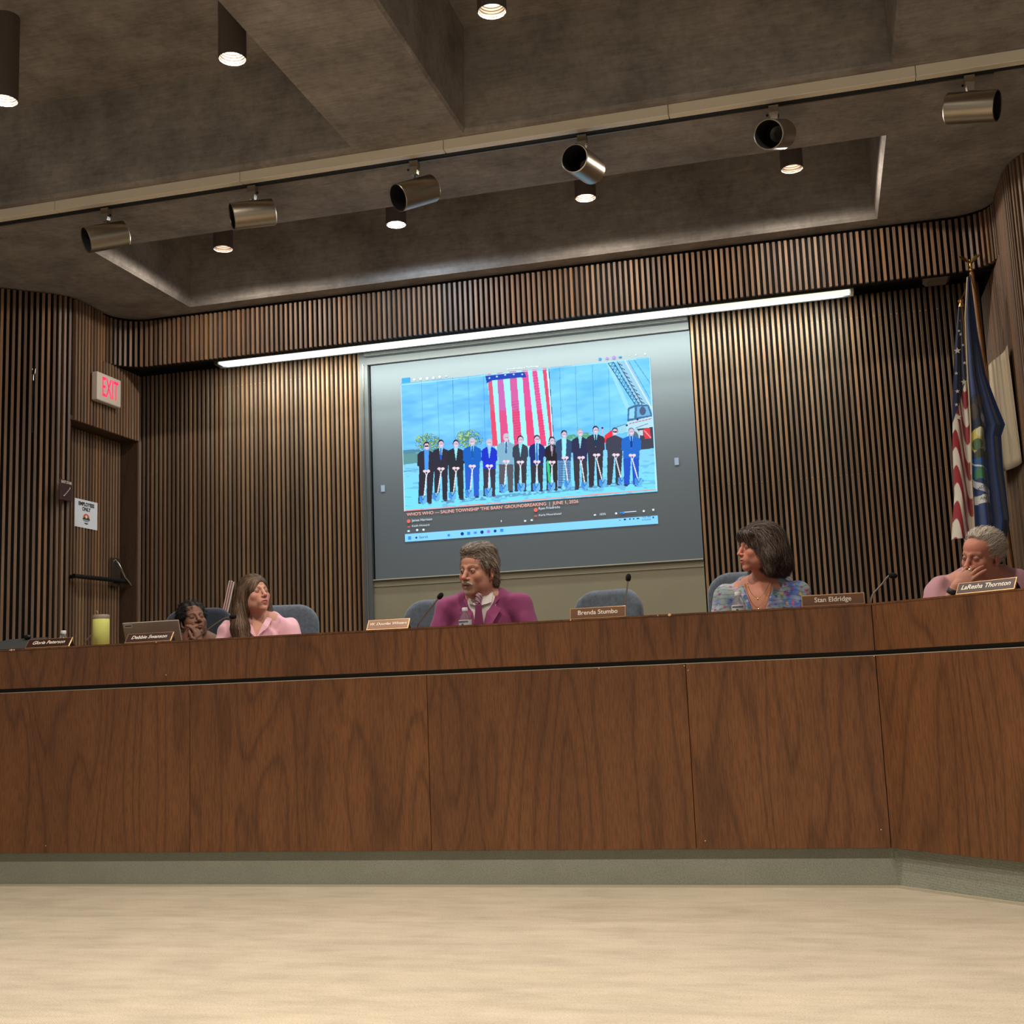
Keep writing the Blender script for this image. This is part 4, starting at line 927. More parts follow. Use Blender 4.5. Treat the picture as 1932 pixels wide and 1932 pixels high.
def make_hair(f, M, root, flow, cols, n=1800, L=.06, width=.0022, steps=6, seed=1, lift=.004, mask=None, base=.75, wob=.15, jit=.15, extra=None, name='hair'):
    """hair volume (field f, head space) + strands; joined as one hair part"""
    V, Q = f.mesh(); r = np.random.default_rng(seed)
    bvh = BVHTree.FromPolygons([tuple(v) for v in V], [tuple(map(int, q)) for q in Q])
    keep = np.ones(len(V), bool) if mask is None else mask(V)
    ids = np.nonzero(keep)[0]; P0 = V[r.choice(ids, n)]
    sv, sq, sc_ = strands('s', P0, flow, bvh, steps, L, width, cols, None, lift, seed, wob=wob, jit=jit)
    cb = np.array(cols[0])[None] * base * (1 + .25 * ntan(V, 90, seed))[:, None]
    if extra is not None: cb = extra(V, cb)
    A = np.array(M); allV = np.concatenate([V, sv]); allV = allV @ A[:3, :3].T + A[:3, 3]
    o = np_mesh(name, allV, np.concatenate([Q, sq + len(V)]), M_hair, root, True, np.clip(np.concatenate([cb, sc_]), 0, 1))
    return o
def hgrid(lo, hi, st=.0035): return Fld(*[np.arange(a, b, st, dtype=np.float32) for a, b in zip(lo, hi)])
def garment(name, f, m, root, col, ns=0, crease=.06):
    V, Q = f.mesh(); c = np.array(srgb(*col))[None] * (1 + crease * ntan(V, 30, 5))[:, None]
    return np_mesh(name, V, Q, m, root, True, c), V
def wrinkle(a=.004, s=28, seed=3):
    r = np.random.default_rng(seed); D = r.normal(size=(4, 3)) * s; D[:, 2] *= .45; ph = r.random(4) * 6
    def w(X, Y, Z):
        o = 0
        for d, p in zip(D, ph): o = o + np.sin(X * d[0] + Y * d[1] + Z * d[2] + p + 1.5 * np.sin(Z * 17 + X * 11 + p))
        return (a * .3 * o).astype(np.float32)
    return w
def body_grid(hc, extra=(), lo=(-.36, -.58, -.0), hi=(.36, .24, 1.42), fine=.0024, r=.118):
    fx = [(hc[0] - .100, hc[0] + .100)]; fy = [(hc[1] - r - .012, hc[1] + r - .01)]; fz = [(hc[2] - .135, hc[2] + .125)]
    return Fld(axis(lo[0], hi[0], .0085, fx, fine), axis(lo[1], hi[1], .0085, fy, fine), axis(lo[2], hi[2], .0085, fz, fine))
def finish_body(f, M, root, s, skin, trouser=(40, 40, 46), trz=.60, shoe=(24, 22, 22), top=None):
    V, Q = f.mesh(); Mi = np.array(M.inverted()); C_ = paint_head(V, Mi, s, skin)
    return np_mesh('body', V, Q, M_skin, root, True, np.clip(C_, 0, 1))
def neck(f, hc, M, nr=.055, base=(0, .03, 1.0)):
    a = M @ Vector((0, .022, -.055)); f.chain([tuple(a), tuple(Vector(base))], [nr * .98, nr * 1.08], .02)
    for q in (-1, 1): f.chain([tuple(M @ Vector((q * .055, .02, -.055))), (base[0] + q * .012, base[1] - .045, base[2] + .02)], [.010, .011], .018)
def trousers_and_shoes(root, col, r=1.08):
    g = Fld(*[np.arange(a, b, .012, dtype=np.float32) for a, b in ((-.3, .3), (-.6, .22), (-.02, .72))]); g.ell((0, .03, .57), (.18, .14, .12), .03); legs(g, r=r)
    garment('trousers', g, M_cloth, root, col)
    for q in (-1, 1):
        g = Fld(*[np.arange(a, b, .01, dtype=np.float32) for a, b in ((q * .13 - .08, q * .13 + .08), (-.64, -.26), (-.02, .16))])
        g.chain([(q * .13, -.35, .045), (q * .13, -.54, .036)], [.047, .042], .02)
        g.op(lambda X, Y, Z: -Z + .002, (0, -.45, 0), (.3, .3, .3), 0, inter=True)
        garment('shoe', g, M_cloth, root, (26, 24, 24))
PZ = .33

def person_suit():
    """man in a plum suit, speaking, head turned to image left"""
    root = empty('person', (-1.72, 6.06, PZ), math.radians(5), 'grey-haired man with moustache in plum suit, white shirt and tie, speaking', 'person')
    hc = (-.012, -.05, 1.168); M = T(*hc) @ look(-27, -4, 3) @ Matrix.Scale(1.06, 4)
    s = dict(w=1.03, jaw=1.05, nose=1.1, beard=(196, 184, 170), goatee=.55, brow=(104, 84, 70), red=(184, 104, 90), reda=.3, mouth=.004, iris=(50, 50, 52), open=.6, lip=(168, 100, 92))
    f = body_grid(hc); head(f, M, s); neck(f, hc, M, .062, (0, .03, 1.0)); torso(f, .170, .985); legs(f)
    for q in (-1, 1):
        arm(f, (q * .185, .02, .965), (q * .265, -.06, .74), (q * .185, -.24, .80)); hand(f, T(q * .185, -.24, .80) @ RZ(q * math.radians(40)), -q, .5)
    f.cap((0, -.02, -.078), (0, .01, -.13), .045, .05, .03, M)
    finish_body(f, M, root, s, (194, 142, 122))
    # hair: full, swept back, longer at the nape
    h = hgrid((-.13, -.14, -.15), (.13, .17, .17)); h.ell((0, .024, .044), (.086, .104, .086), .01); h.ell((0, -.030, .100), (.066, .055, .032), .02); h.ell((.01, .03, .105), (.07, .07, .034), .02)
    h.ell((0, .085, -.045), (.058, .034, .062), .03); h.chain([(.074, .03, .02), (.060, .065, -.05)], [.02, .018], .02); h.chain([(-.074, .03, .02), (-.060, .065, -.05)], [.02, .018], .02)
    for q in (-1, 1): h.chain([(q * .076, -.018, .03), (q * .077, -.012, -.014)], [.012, .006], .01)
    h.ell((0, -.105, .012), (.062, .058, .050), .012, sub=True); h.ell((0, -.07, -.06), (.09, .08, .07), .01, sub=True)
    for q in (-1, 1): h.ell((q * .088, -.004, -.03), (.022, .030, .045), .008, sub=True)
    gr = [srgb(*c) for c in ((112, 98, 86), (140, 126, 114), (96, 82, 70), (168, 158, 148), (186, 178, 170))]
    make_hair(h, M, root, lambda p: (p.x * 2.5, 1.0, .25 - 3.2 * max(0, p.y) - (1.2 if abs(p.x) > .06 else 0)), gr, 3600, .085, .0026, 7, 2, .010, wob=.45, jit=.3)
    # moustache
    g = hgrid((-.05, -.13, -.1), (.05, -.06, -.03), .0022); g.chain([(-.030, -.087, -.066), (-.014, -.0985, -.0555), (0, -.1005, -.0525), (.014, -.0985, -.0555), (.030, -.087, -.066)], [.003, .0055, .0048, .0055, .003], .004)
    wc = [srgb(*c) for c in ((206, 196, 182), (186, 170, 154), (224, 216, 204))]
    make_hair(g, M, root, lambda p: (p.x * 30, 0, -1), wc, 420, .012, .0014, 3, 5, .002, jit=.3, name='moustache')
    # suit jacket
    w = wrinkle(.009, 46, 4); plum = (142, 68, 112)
    j = Fld(*[np.arange(a, b, .0055, dtype=np.float32) for a, b in ((-.38, .38), (-.40, .22), (.50, 1.13))])
    torso(j, .182, .990, .03, 1.12, off=w)
    for q in (-1, 1):
        j.chain([(q * .195, .02, .960), (q * .272, -.055, .73), (q * .205, -.20, .79)], [.066, .056, .047], .03, off=w)
        j.ell((q * .165, .02, 1.015), (.075, .062, .028), .03)
    j.chain([(-.085, .075, 1.045), (0, .095, 1.062), (.085, .075, 1.045)], [.022, .022, .022], .02)
    j.op(lambda X, Y, Z: np.maximum(np.abs(X - .0) - np.clip((Z - .74) * .30, .0, .085), Y + .02), (0, -.12, .93), (.10, .14, .24), .004, sub=True)
    o, V = garment('jacket', j, M_cloth, root, plum)
    # lapels
    def lapel(q):
        P = [(q * .004, .735), (q * .030, .80), (q * .078, .905), (q * .112, .965), (q * .072, .985), (q * .096, 1.018), (q * .066, 1.060), (q * .052, 1.03), (q * .036, .95), (q * .010, .82)]
        vs = []; 
        for x, z in P:
            yy = -.128 + max(0, z - .88) * .52 + abs(x) * .12 + max(0, z - 1.0) * .35; vs.append((x, yy - .012, z))
        n = len(vs); vs += [(x, y_ + .008, z) for x, y_, z in vs]
        o = MB().add(vs, [tuple(range(n)), tuple(reversed(range(n, 2 * n)))] + [((i + 1) % n, i, i + n, (i + 1) % n + n) for i in range(n)]).build('lapel', mat('plum_wool', srgb(*plum), .9, spec=.15, sheen=.3), root)
        return o
    lapel(-1); lapel(1)
    # shirt
    g = Fld(*[np.arange(a, b, .005, dtype=np.float32) for a, b in ((-.2, .2), (-.2, .16), (.62, 1.12))]); g.ell((0, .02, .90), (.115, .128, .20), .03); g.ell((0, .03, 1.0), (.10, .09, .07), .03)
    g.chain([tuple((math.sin(a) * .068, .025 - math.cos(a) * .066, 1.045 - .010 * math.cos(a))) for a in np.linspace(-3.1, 3.1, 15)], [.012] * 15, .008)
    garment('shirt', g, M_cloth, root, (226, 222, 218))
    for q in (-1, 1):
        vs = [(0, -.080, 1.050), (q * .014, -.113, .985), (q * .062, -.088, 1.000), (q * .064, -.040, 1.055), (q * .035, -.058, 1.062)]
        n = 5; vs += [(x, y_ + .006, z) for x, y_, z in vs]
        MB().add(vs, [tuple(range(n)), tuple(reversed(range(n, 2 * n)))] + [((i + 1) % n, i, i + n, (i + 1) % n + n) for i in range(n)]).build('shirt_collar', mat('white_cotton', srgb(228, 224, 220), .85, spec=.2), root)
    # tie: striped knot, plum blade
    kn = mat('tie_knot_stripes', (.6, .6, .6), .5); t = NT(kn); wv = t.n('ShaderNodeTexWave', wave_type='BANDS', bands_direction='DIAGONAL'); wv.inputs['Scale'].default_value = 26; t.l(t.coord(), wv.inputs['Vector'])
    t.base(t.ramp(wv.outputs['Fac'], [(.3, srgb(96, 60, 78)), (.5, srgb(214, 202, 200)), (.75, srgb(170, 120, 136))]))
    g = hgrid((-.05, -.16, .96), (.05, -.06, 1.07), .003); g.chain([(0, -.108, 1.030), (0, -.118, .998)], [.021, .014], .004); o = np_mesh('tie_knot', *g.mesh(), kn, root)
    g = hgrid((-.06, -.17, .68), (.06, -.09, 1.0), .004)
    g.op(lambda X, Y, Z: np.maximum(np.maximum(np.abs(X) - (.014 + np.clip((.99 - Z) * .11, 0, .026)), np.abs(Y + .1245 + (.99 - Z) * .06) - .005), np.maximum(Z - .992, .70 - Z)), (0, -.13, .85), (.06, .04, .16), 0)
    o = np_mesh('tie_blade', *g.mesh(), mat('tie_plum_silk', srgb(122, 48, 92), .5), root)
    trousers_and_shoes(root, plum)
    return root

def shoe_pair(root): pass
def plate(root, name, pts, m, th=.004):
    n = len(pts); vs = list(pts) + [(x, y + th, z) for x, y, z in pts]
    return MB().add(vs, [tuple(range(n)), tuple(reversed(range(n, 2 * n)))] + [((i + 1) % n, i, i + n, (i + 1) % n + n) for i in range(n)]).build(name, m, root)
def axes(o, yv, zv):
    yv = Vector(yv).normalized(); zv = (Vector(zv) - yv * Vector(zv).dot(yv)).normalized(); xv = yv.cross(zv)
    return T(*o) @ Matrix((xv, yv, zv)).transposed().to_4x4()
def blouse(root, col, hw, sz, r, neckc, neckr, vdepth, arms, w, m=None, sub_y=-.12, sleeve=(.058, .050, .042)):
    j = Fld(*[np.arange(a, b, .0058, dtype=np.float32) for a, b in ((-.38, .38), (-.46, .22), (.50, 1.12))])
    torso(j, hw, sz, .03, r, off=w)
    for pts in arms: j.chain(pts, sleeve[:len(pts)], .03, off=w)
    j.ell(neckc, neckr, .012, sub=True)
    if vdepth: j.op(lambda X, Y, Z: np.maximum(np.abs(X - neckc[0]) - np.clip((Z - vdepth[0]) * vdepth[1], 0, .09), Y + .0), (neckc[0], -.12, .95), (.10, .13, .20), .006, sub=True)
    return garment('blouse', j, m or M_cloth, root, col)

def person_pink():
    root = empty('person', (-3.15, 6.36, PZ), math.radians(18), 'woman with long straight brown hair in light pink blouse, looking right', 'person')
    hc = (-.02, -.02, 1.150); M = T(*hc) @ look(40, 11, -4) @ Matrix.Scale(.97, 4)
    s = dict(w=.95, jaw=.86, nose=.95, brow=(96, 72, 56), browa=.55, red=(206, 118, 104), reda=.35, open=.45, lip=(178, 100, 98), gaze=1)
    f = body_grid(hc); head(f, M, s); neck(f, hc, M, .048, (0, .03, .99)); torso(f, .155, .955, .03, .92); legs(f, r=.95)
    for q in (-1, 1): arm(f, (q * .165, .02, .935), (q * .24, -.06, .72), (q * .09, -.27, .79), r=(.043, .036, .033, .025)); hand(f, T(q * .09, -.27, .79) @ RZ(q * math.radians(45)), -q, .5, s=.92)
    finish_body(f, M, root, s, (212, 158, 138))
    h = hgrid((-.17, -.14, -.36), (.17, .17, .15), .0042); M2 = T(*hc) @ look(40, 3, -3)
    h.ell((0, .018, .034), (.084, .104, .088), .01); h.ell((0, .045, -.03), (.082, .070, .10), .03)
    h.chain([(-.080, .01, .02), (-.093, .02, -.09), (-.108, .005, -.19), (-.110, -.015, -.27)], [.024, .034, .050, .048], .03)
    h.chain([(-.05, .07, -.03), (-.06, .075, -.14), (-.06, .06, -.24)], [.05, .05, .04], .03)
    h.chain([(.074, .012, .02), (.084, .02, -.08), (.086, .01, -.15), (.088, -.005, -.185)], [.020, .026, .030, .020], .03)
    h.chain([(.03, .08, -.03), (.035, .085, -.15)], [.05, .045], .03)
    h.ell((.008, -.110, -.015), (.056, .062, .088), .012, sub=True); h.ell((.01, -.075, -.09), (.060, .075, .07), .02, sub=True)
    br = [srgb(*c) for c in ((96, 74, 58), (120, 95, 74), (78, 60, 48), (144, 118, 92), (66, 50, 42))]
    make_hair(h, M2, root, lambda p: (p.x * (3 if p.z > 0 else -.3), .5 * (1 if p.z > .03 else 0), -1 if p.z < .08 else -.35), br, 3600, .13, .0030, 9, 3, .004, wob=.06, jit=.06,
              extra=lambda V, c: c * np.where(V[:, 2:3] < -.20, .55, 1))
    w = wrinkle(.009, 50, 8)
    arms = [[(q * .175, .02, .935), (q * .25, -.055, .72), (q * .12, -.23, .79)] for q in (-1, 1)]
    blouse(root, (238, 186, 200), .165, .955, 1.04, (0, .0, 1.05), (.066, .08, .095), (.90, .42), arms, w)
    mp = mat('pink_cotton', srgb(238, 188, 202), .85, spec=.2)
    for q in (-1, 1): plate(root, 'collar', [(q * .004, -.112, .902), (q * .066, -.098, .955), (q * .082, -.045, 1.005), (q * .054, -.055, 1.015), (q * .036, -.088, .975)], mp)
    trousers_and_shoes(root, (60, 62, 78))
    return root

M_floral = mat('floral_blouse', (.5, .5, .5), .75, spec=.2, sheen=.3); _t = NT(M_floral); _v = _t.coord()
_vo = _t.n('ShaderNodeTexVoronoi'); _vo.inputs['Scale'].default_value = 44; _t.l(_v, _vo.inputs['Vector'])
_sp = _t.n('ShaderNodeSeparateColor'); _t.l(_vo.outputs['Color'], _sp.inputs[0])
_flow = _t.ramp(_sp.outputs[0], [(0, srgb(64, 82, 160)), (.22, srgb(206, 84, 128)), (.4, srgb(84, 128, 112)), (.55, srgb(190, 176, 206)), (.7, srgb(110, 70, 140)), (.85, srgb(76, 118, 92)), (1, srgb(216, 186, 110))])
_big = _t.noise(_v, 9, 2); _bg = _t.ramp(_big, [(.36, srgb(84, 116, 190)), (.45, srgb(132, 152, 168)), (.56, srgb(150, 164, 160)), (.64, srgb(206, 140, 176))])
_dm = _t.ramp(_vo.outputs['Distance'], [(.0, (1, 1, 1)), (.34, (1, 1, 1)), (.42, (0, 0, 0))])
_c = _t.mix(_dm, _bg, _flow); _in = _t.ramp(_vo.outputs['Distance'], [(.08, srgb(226, 200, 140)), (.16, (1, 1, 1))]); _c = _t.mix(.8, _c, _in, 'MULTIPLY')
_wv = _t.n('ShaderNodeTexWave', wave_type='RINGS'); _wv.inputs['Scale'].default_value = 14; _wv.inputs['Distortion'].default_value = 9; _wv.inputs['Detail'].default_value = 2; _t.l(_v, _wv.inputs['Vector'])
_c = _t.mix(.35, _c, _t.ramp(_wv.outputs['Fac'], [(.10, srgb(60, 74, 84)), (.2, (1, 1, 1))]), 'MULTIPLY'); _t.base(_c)

def person_floral():
    root = empty('person', (-.305, 6.25, PZ), math.radians(-4), 'woman with dark bobbed hair in colourful floral V-neck blouse, head turned left in profile', 'person')
    hc = (.01, -.03, 1.212); M = T(*hc) @ look(-58, 2, 0) @ Matrix.Scale(.98, 4)
    s = dict(w=.95, jaw=.9, nose=1.0, brow=(70, 50, 44), browa=.5, red=(204, 112, 100), reda=.3, open=.12, lip=(176, 96, 92), lash=(40, 26, 24), lid=1.0)
    f = body_grid(hc); head(f, M, s); neck(f, hc, M, .048, (0, .03, 1.02)); torso(f, .155, .985, .03, .94); legs(f, r=.95)
    for q in (-1, 1): arm(f, (q * .165, .02, .965), (q * .235, -.06, .73), (q * .09, -.27, .79), r=(.043, .036, .033, .025)); hand(f, T(q * .09, -.27, .79) @ RZ(q * math.radians(45)), -q, .5, s=.92)
    finish_body(f, M, root, s, (202, 138, 114))
    h = hgrid((-.17, -.16, -.20), (.17, .20, .16), .0042); M2 = T(*hc) @ look(-56, 0, 0)
    h.ell((0, .030, .038), (.098, .118, .098), .01); h.ell((0, .06, -.04), (.105, .100, .10), .04); h.ell((0, .10, -.09), (.09, .065, .06), .04)
    for q in (-1, 1): h.chain([(q * .080, .01, .02), (q * .092, .02, -.05), (q * .088, .01, -.125)], [.026, .032, .022], .03)
    h.chain([(-.058, -.068, .066), (0, -.084, .072), (.058, -.068, .066)], [.016, .018, .016], .03)
    h.ell((0, -.125, -.028), (.062, .075, .074), .014, sub=True); h.ell((0, -.085, -.10), (.080, .075, .07), .02, sub=True)
    dk = [srgb(*c) for c in ((62, 52, 48), (82, 68, 62), (48, 40, 38), (104, 88, 80), (120, 104, 94))]
    make_hair(h, M2, root, lambda p: (p.x * 4, .5 if p.z > .05 else .15, -1 if p.z < .09 else -.25), dk, 4200, .10, .0028, 8, 6, .014, wob=.34, jit=.22)
    w = wrinkle(.009, 46, 12)
    arms = [[(q * .175, .02, .965), (q * .245, -.055, .73), (q * .12, -.23, .79)] for q in (-1, 1)]
    blouse(root, (128, 140, 150), .168, .985, 1.08, (0, .0, 1.07), (.060, .080, .080), (.80, .34), arms, w, M_floral, sleeve=(.066, .062, .05))
    gold = mat('gold_chain', srgb(222, 186, 120), .25, metal=1)
    for r_, zl, nm in ((.060, .955, 'necklace'), (.072, .905, 'necklace')):
        pts = [(math.sin(a) * r_, -.012 - .095 * math.cos(a) * (1 if math.cos(a) > 0 else .5), 1.045 + (zl - 1.045) * max(0, math.cos(a)) ** 2) for a in np.linspace(-1.9, 1.9, 17)]
        MB().tube(pts, .0011, 5).ico((0, -.111, zl - .006), (.0055, .003, .007), 1).build(nm, gold, root)['kind'] = 'stuff'
    trousers_and_shoes(root, (52, 56, 72))
    return root

def person_white():
    root = empty('person', (.735, 6.0, PZ), math.radians(0), 'white-haired man in mauve shirt leaning his cheek on his hand, black watch', 'person')
    hc = (-.005, -.05, 1.080); M = T(*hc) @ look(-46, -10, 10) @ Matrix.Scale(.98, 4)
    s = dict(w=1.0, jaw=1.0, nose=1.15, brow=(120, 92, 78), browa=.6, red=(200, 104, 88), reda=.3, open=.25, lip=(160, 96, 86), iris=(60, 50, 44), lash=(90, 56, 48))
    s['extra'] = [lambda x, y, z, near, mx: mx(np.exp(-(((z - .055) / .030) ** 2)) * (y < -.02) * near, (200, 112, 94), .35)]
    f = body_grid(hc, r=.135); f.y = axis(-.58, .24, .0085, [(hc[1] - .165, hc[1] + .10)], .0024); f.x = axis(-.36, .36, .0085, [(hc[0] - .14, hc[0] + .10)], .0024); f.F = np.full((len(f.x), len(f.y), len(f.z)), .2, np.float32)
    head(f, M, s); neck(f, hc, M, .056, (.01, .03, .96)); torso(f, .180, .945); legs(f)
    arm(f, (.195, .02, .925), (.26, -.06, .74), (.10, -.27, .795)); hand(f, T(.10, -.27, .795) @ RZ(math.radians(45)), -1, .5)
    wr = (-.135, -.165, .935); f.chain([(-.195, .02, .925), (-.215, -.13, .775)], [.050, .042], .02); f.chain([(-.215, -.13, .775), wr], [.040, .030], .015)
    hm = axes(wr, (.66, -.02, .66), (-.30, -.93, .22)); hand(f, hm, -1, .35, .10, .2, .98, curls=(.25, .38, .75, .95), k=.004)
    finish_body(f, M, root, s, (198, 140, 120))
    h = hgrid((-.12, -.13, -.13), (.12, .14, .15)); h.ell((0, .036, .038), (.0835, .098, .088), .01); h.ell((0, .01, .090), (.055, .075, .035), .02)
    h.ell((0, -.125, .03), (.088, .100, .105), .008, sub=True)
    for q in (-1, 1): h.ell((q * .084, .004, -.030), (.022, .036, .040), .008, sub=True)
    h.ell((0, 0, -.13), (.12, .14, .075), .01, sub=True); h.ell((0, -.07, -.08), (.09, .08, .09), .01, sub=True)
    wh = [srgb(*c) for c in ((196, 184, 168), (218, 208, 194), (176, 162, 146), (232, 224, 212))]
    make_hair(h, M, root, lambda p: (p.x * 3, .9, .5 - 6 * max(0, p.y)), wh, 3400, .045, .0020, 5, 9, .013, wob=.3, jit=.35, base=.8)
    w = wrinkle(.011, 50, 21)
    col = (188, 142, 152)
    j = Fld(*[np.arange(a, b, .0058, dtype=np.float32) for a, b in ((-.38, .38), (-.46, .22), (.50, 1.12))])
    torso(j, .190, .945, .03, 1.12, off=w)
    j.chain([(-.200, .02, .920), (-.228, -.10, .80), (-.215, -.13, .79)], [.070, .064, .058], .03, off=w); j.chain([(.200, .02, .920), (.268, -.05, .78)], [.070, .062], .03, off=w)
    j.ell((0, .0, 1.03), (.068, .08, .085), .012, sub=True)
    garment('shirt', j, M_cloth, root, col)
    g = Fld(*[np.arange(a, b, .005, dtype=np.float32) for a, b in ((-.14, .14), (-.14, .16), (.90, 1.08))])
    g.chain([tuple((math.sin(a) * .078, .02 - math.cos(a) * .080, 1.015 - .035 * math.cos(a))) for a in np.linspace(-2.75, 2.75, 15)], [.010] * 15, .012)
    garment('shirt_collar', g, M_cloth, root, (168, 150, 152))
    d = (Vector(wr) - Vector((-.215, -.13, .775))).normalized(); q0 = Vector(wr) - d * .028
    Mw = T(*q0) @ d.to_track_quat('Z', 'Y').to_matrix().to_4x4(); rr = .0335
    MB().lathe([(rr, -.013), (rr + .002, -.010), (rr + .002, .010), (rr, .013)], 28, Mw).build('watch_strap', M_black, root, smooth=True)
    MB().cham((-.019, -rr - .012, -.019), (.019, -rr + .004, .019), .004, M=Mw @ RZ(math.radians(20))).build('watch_case', M_black, root)
    pr = hm @ Vector((.0105 * -1 * .98, .098, -.012)); MB().lathe([(.0100, -.003), (.0118, -.0025), (.0118, .0025), (.0100, .003)], 20, axes(tuple(hm @ Vector((-.0105, .094, -.003))), hm.to_3x3() @ Vector((1, 0, 0)), hm.to_3x3() @ Vector((0, .97, -.25)))).build('ring', mat('gold_ring', srgb(236, 204, 140), .2, metal=1), root)
    trousers_and_shoes(root, (70, 66, 62))
    return root

def person_dark():
    root = empty('person', (-3.655, 6.52, PZ), math.radians(22), 'person with short dark curly hair behind the laptop, hands clasped at the mouth', 'person')
    hc = (.0, -.02, 1.030); M = T(*hc) @ look(24, 15, -6) @ Matrix.Scale(.92, 4)
    s = dict(w=1.0, jaw=.98, nose=1.2, brow=(40, 28, 24), browa=.7, red=(130, 78, 62), reda=.3, open=.35, lip=(120, 72, 62), lash=(24, 16, 14), iris=(24, 18, 16))
    f = body_grid(hc, r=.14); f.y = axis(-.58, .24, .0085, [(hc[1] - .19, hc[1] + .10)], .0026); f.z = axis(0, 1.42, .0085, [(.83, 1.175)], .0026); f.F = np.full((len(f.x), len(f.y), len(f.z)), .2, np.float32)
    head(f, M, s); neck(f, hc, M, .050, (0, .03, .90)); torso(f, .165, .875); legs(f)
    for q, yy in ((-1, -.165), (1, -.180)):
        wr = (.010 + q * .050, yy, .885); f.chain([(q * .18, .02, .85), (q * .20, -.13, .745)], [.045, .036], .02); f.chain([(q * .20, -.13, .745), wr], [.035, .025], .012)
        hand(f, axes(wr, (-q * .30 + .02, .03, 1), (q * 1.0, -.45, .1)), q, .6, .06, .6, .92, curls=(.5, .6, .7, .8), k=.003)
    finish_body(f, M, root, s, (128, 90, 74))
    h = hgrid((-.13, -.13, -.10), (.13, .15, .16)); w = wrinkle(.010, 95, 5)
    h.ell((0, .028, .045), (.092, .106, .092), .01, off=w); h.ell((0, -.125, -.012), (.066, .075, .082), .010, sub=True); h.ell((0, -.03, -.10), (.12, .13, .085), .01, sub=True)
    dk = [srgb(*c) for c in ((34, 30, 30), (24, 22, 22), (50, 44, 42))]
    r2 = np.random.default_rng(4)
    make_hair(h, M, root, lambda p: (math.sin(p.x * 160), math.cos(p.y * 150), math.sin(p.z * 170)), dk, 2600, .03, .0022, 6, 11, .012, wob=.8, jit=.8, base=.9)
    arms = [[(q * .18, .02, .85), (q * .205, -.12, .75)] for q in (-1, 1)]
    blouse(root, (120, 92, 76), .172, .875, 1.06, (0, 0, .96), (.06, .075, .07), None, arms, wrinkle(.006, 26, 31))
    trousers_and_shoes(root, (50, 50, 56))
    return root
PEOPLE = [person_suit, person_pink, person_floral, person_white, person_dark]
# ================================================================ people
for fn in PEOPLE: fn()
# ================================================================ chairs
M_fab = mat('chair_fabric', srgb(84, 96, 110), .95, spec=.1, sheen=.4); _t = NT(M_fab); _v = _t.coord()
_c = _t.mix(_t.noise(_v, 55, 4, .7), srgb(58, 68, 80), srgb(122, 134, 148)); _c = _t.mix(.5, _c, _t.ramp(_t.noise(_v, 380, 2, .6), [(.35, (.6, .6, .62)), (.6, (1.1, 1.1, 1.1))]), 'MULTIPLY'); _t.base(_c); _t.bump(_t.noise(_v, 380, 2, .6), .4, .003)
M_fabn = mat('chair_fabric_navy', srgb(44, 52, 64), .95, spec=.1, sheen=.4); _t = NT(M_fabn); _t.base(_t.mix(_t.noise(_t.coord(), 60, 4, .7), srgb(34, 40, 50), srgb(62, 70, 84)))
def rbox(hx, hz, r, hy, edge):
    def fn(X, Y, Z):
        qx = np.abs(X) - (hx - r); qz = np.abs(Z) - (hz - r)
        d2 = np.hypot(np.maximum(qx, 0), np.maximum(qz, 0)) + np.minimum(np.maximum(qx, qz), 0) - r + edge
        dy = np.abs(Y) - hy + edge
        return np.hypot(np.maximum(d2, 0), np.maximum(dy, 0)) + np.minimum(np.maximum(d2, dy), 0) - edge
    return fn
def fld_mesh(fn, c, r, st=.012):
    g = Fld(*[np.arange(a - b - .03, a + b + .04, st, dtype=np.float32) for a, b in zip(c, r)]); g.op(fn, c, r, 0); return g.mesh()
def make_chair(loc, rz, label, m, top=1.06, w=.205):
    root = empty('swivel_chair', (0, 0, 0), 0, label, 'chair', 'upholstered chairs behind the desk')
    bf = rbox(w, .29, .125, .045, .035)
    V, Q = fld_mesh(lambda X, Y, Z: bf(X, Y - .9 * X * X * -1 - .0, Z - (top - .29)), (0, 0.02, top - .29), (w, .09, .29), .0105)
    np_mesh('backrest', V, Q, m, root)
    sf = rbox(.235, .235, .09, .05, .035)
    V, Q = fld_mesh(lambda X, Y, Z: sf(X, Z - .395, Y + .27), (0, -.27, .395), (.24, .24, .06), .014); np_mesh('seat', V, Q, m, root)
    MB().box((-.03, .03, .335), (.03, .055, .80)).box((-.03, -.27, .330), (.03, .055, .350)).build('back_support', M_black, root)
    MB().tube([(0, -.25, .35), (0, -.25, .10)], .028, 14).build('column', M_black, root, smooth=True)
    for k in range(5):
        a = k * 2 * math.pi / 5 + .3; e = (.27 * math.cos(a), -.25 + .27 * math.sin(a))
        lg = MB().tube([(0, -.25, .115), (e[0], e[1], .075)], [.024, .016], 8).build('leg', M_black, root)
        MB().lathe([(.0001, -.02), (.028, -.02), (.028, .02), (.0001, .02)], 14, T(e[0], e[1], .028) @ RZ(a) @ RX(math.pi / 2)).build('caster', M_black, lg)
    root.location = (loc[0], loc[1], PZ); root.rotation_euler = (0, 0, rz)
    return root
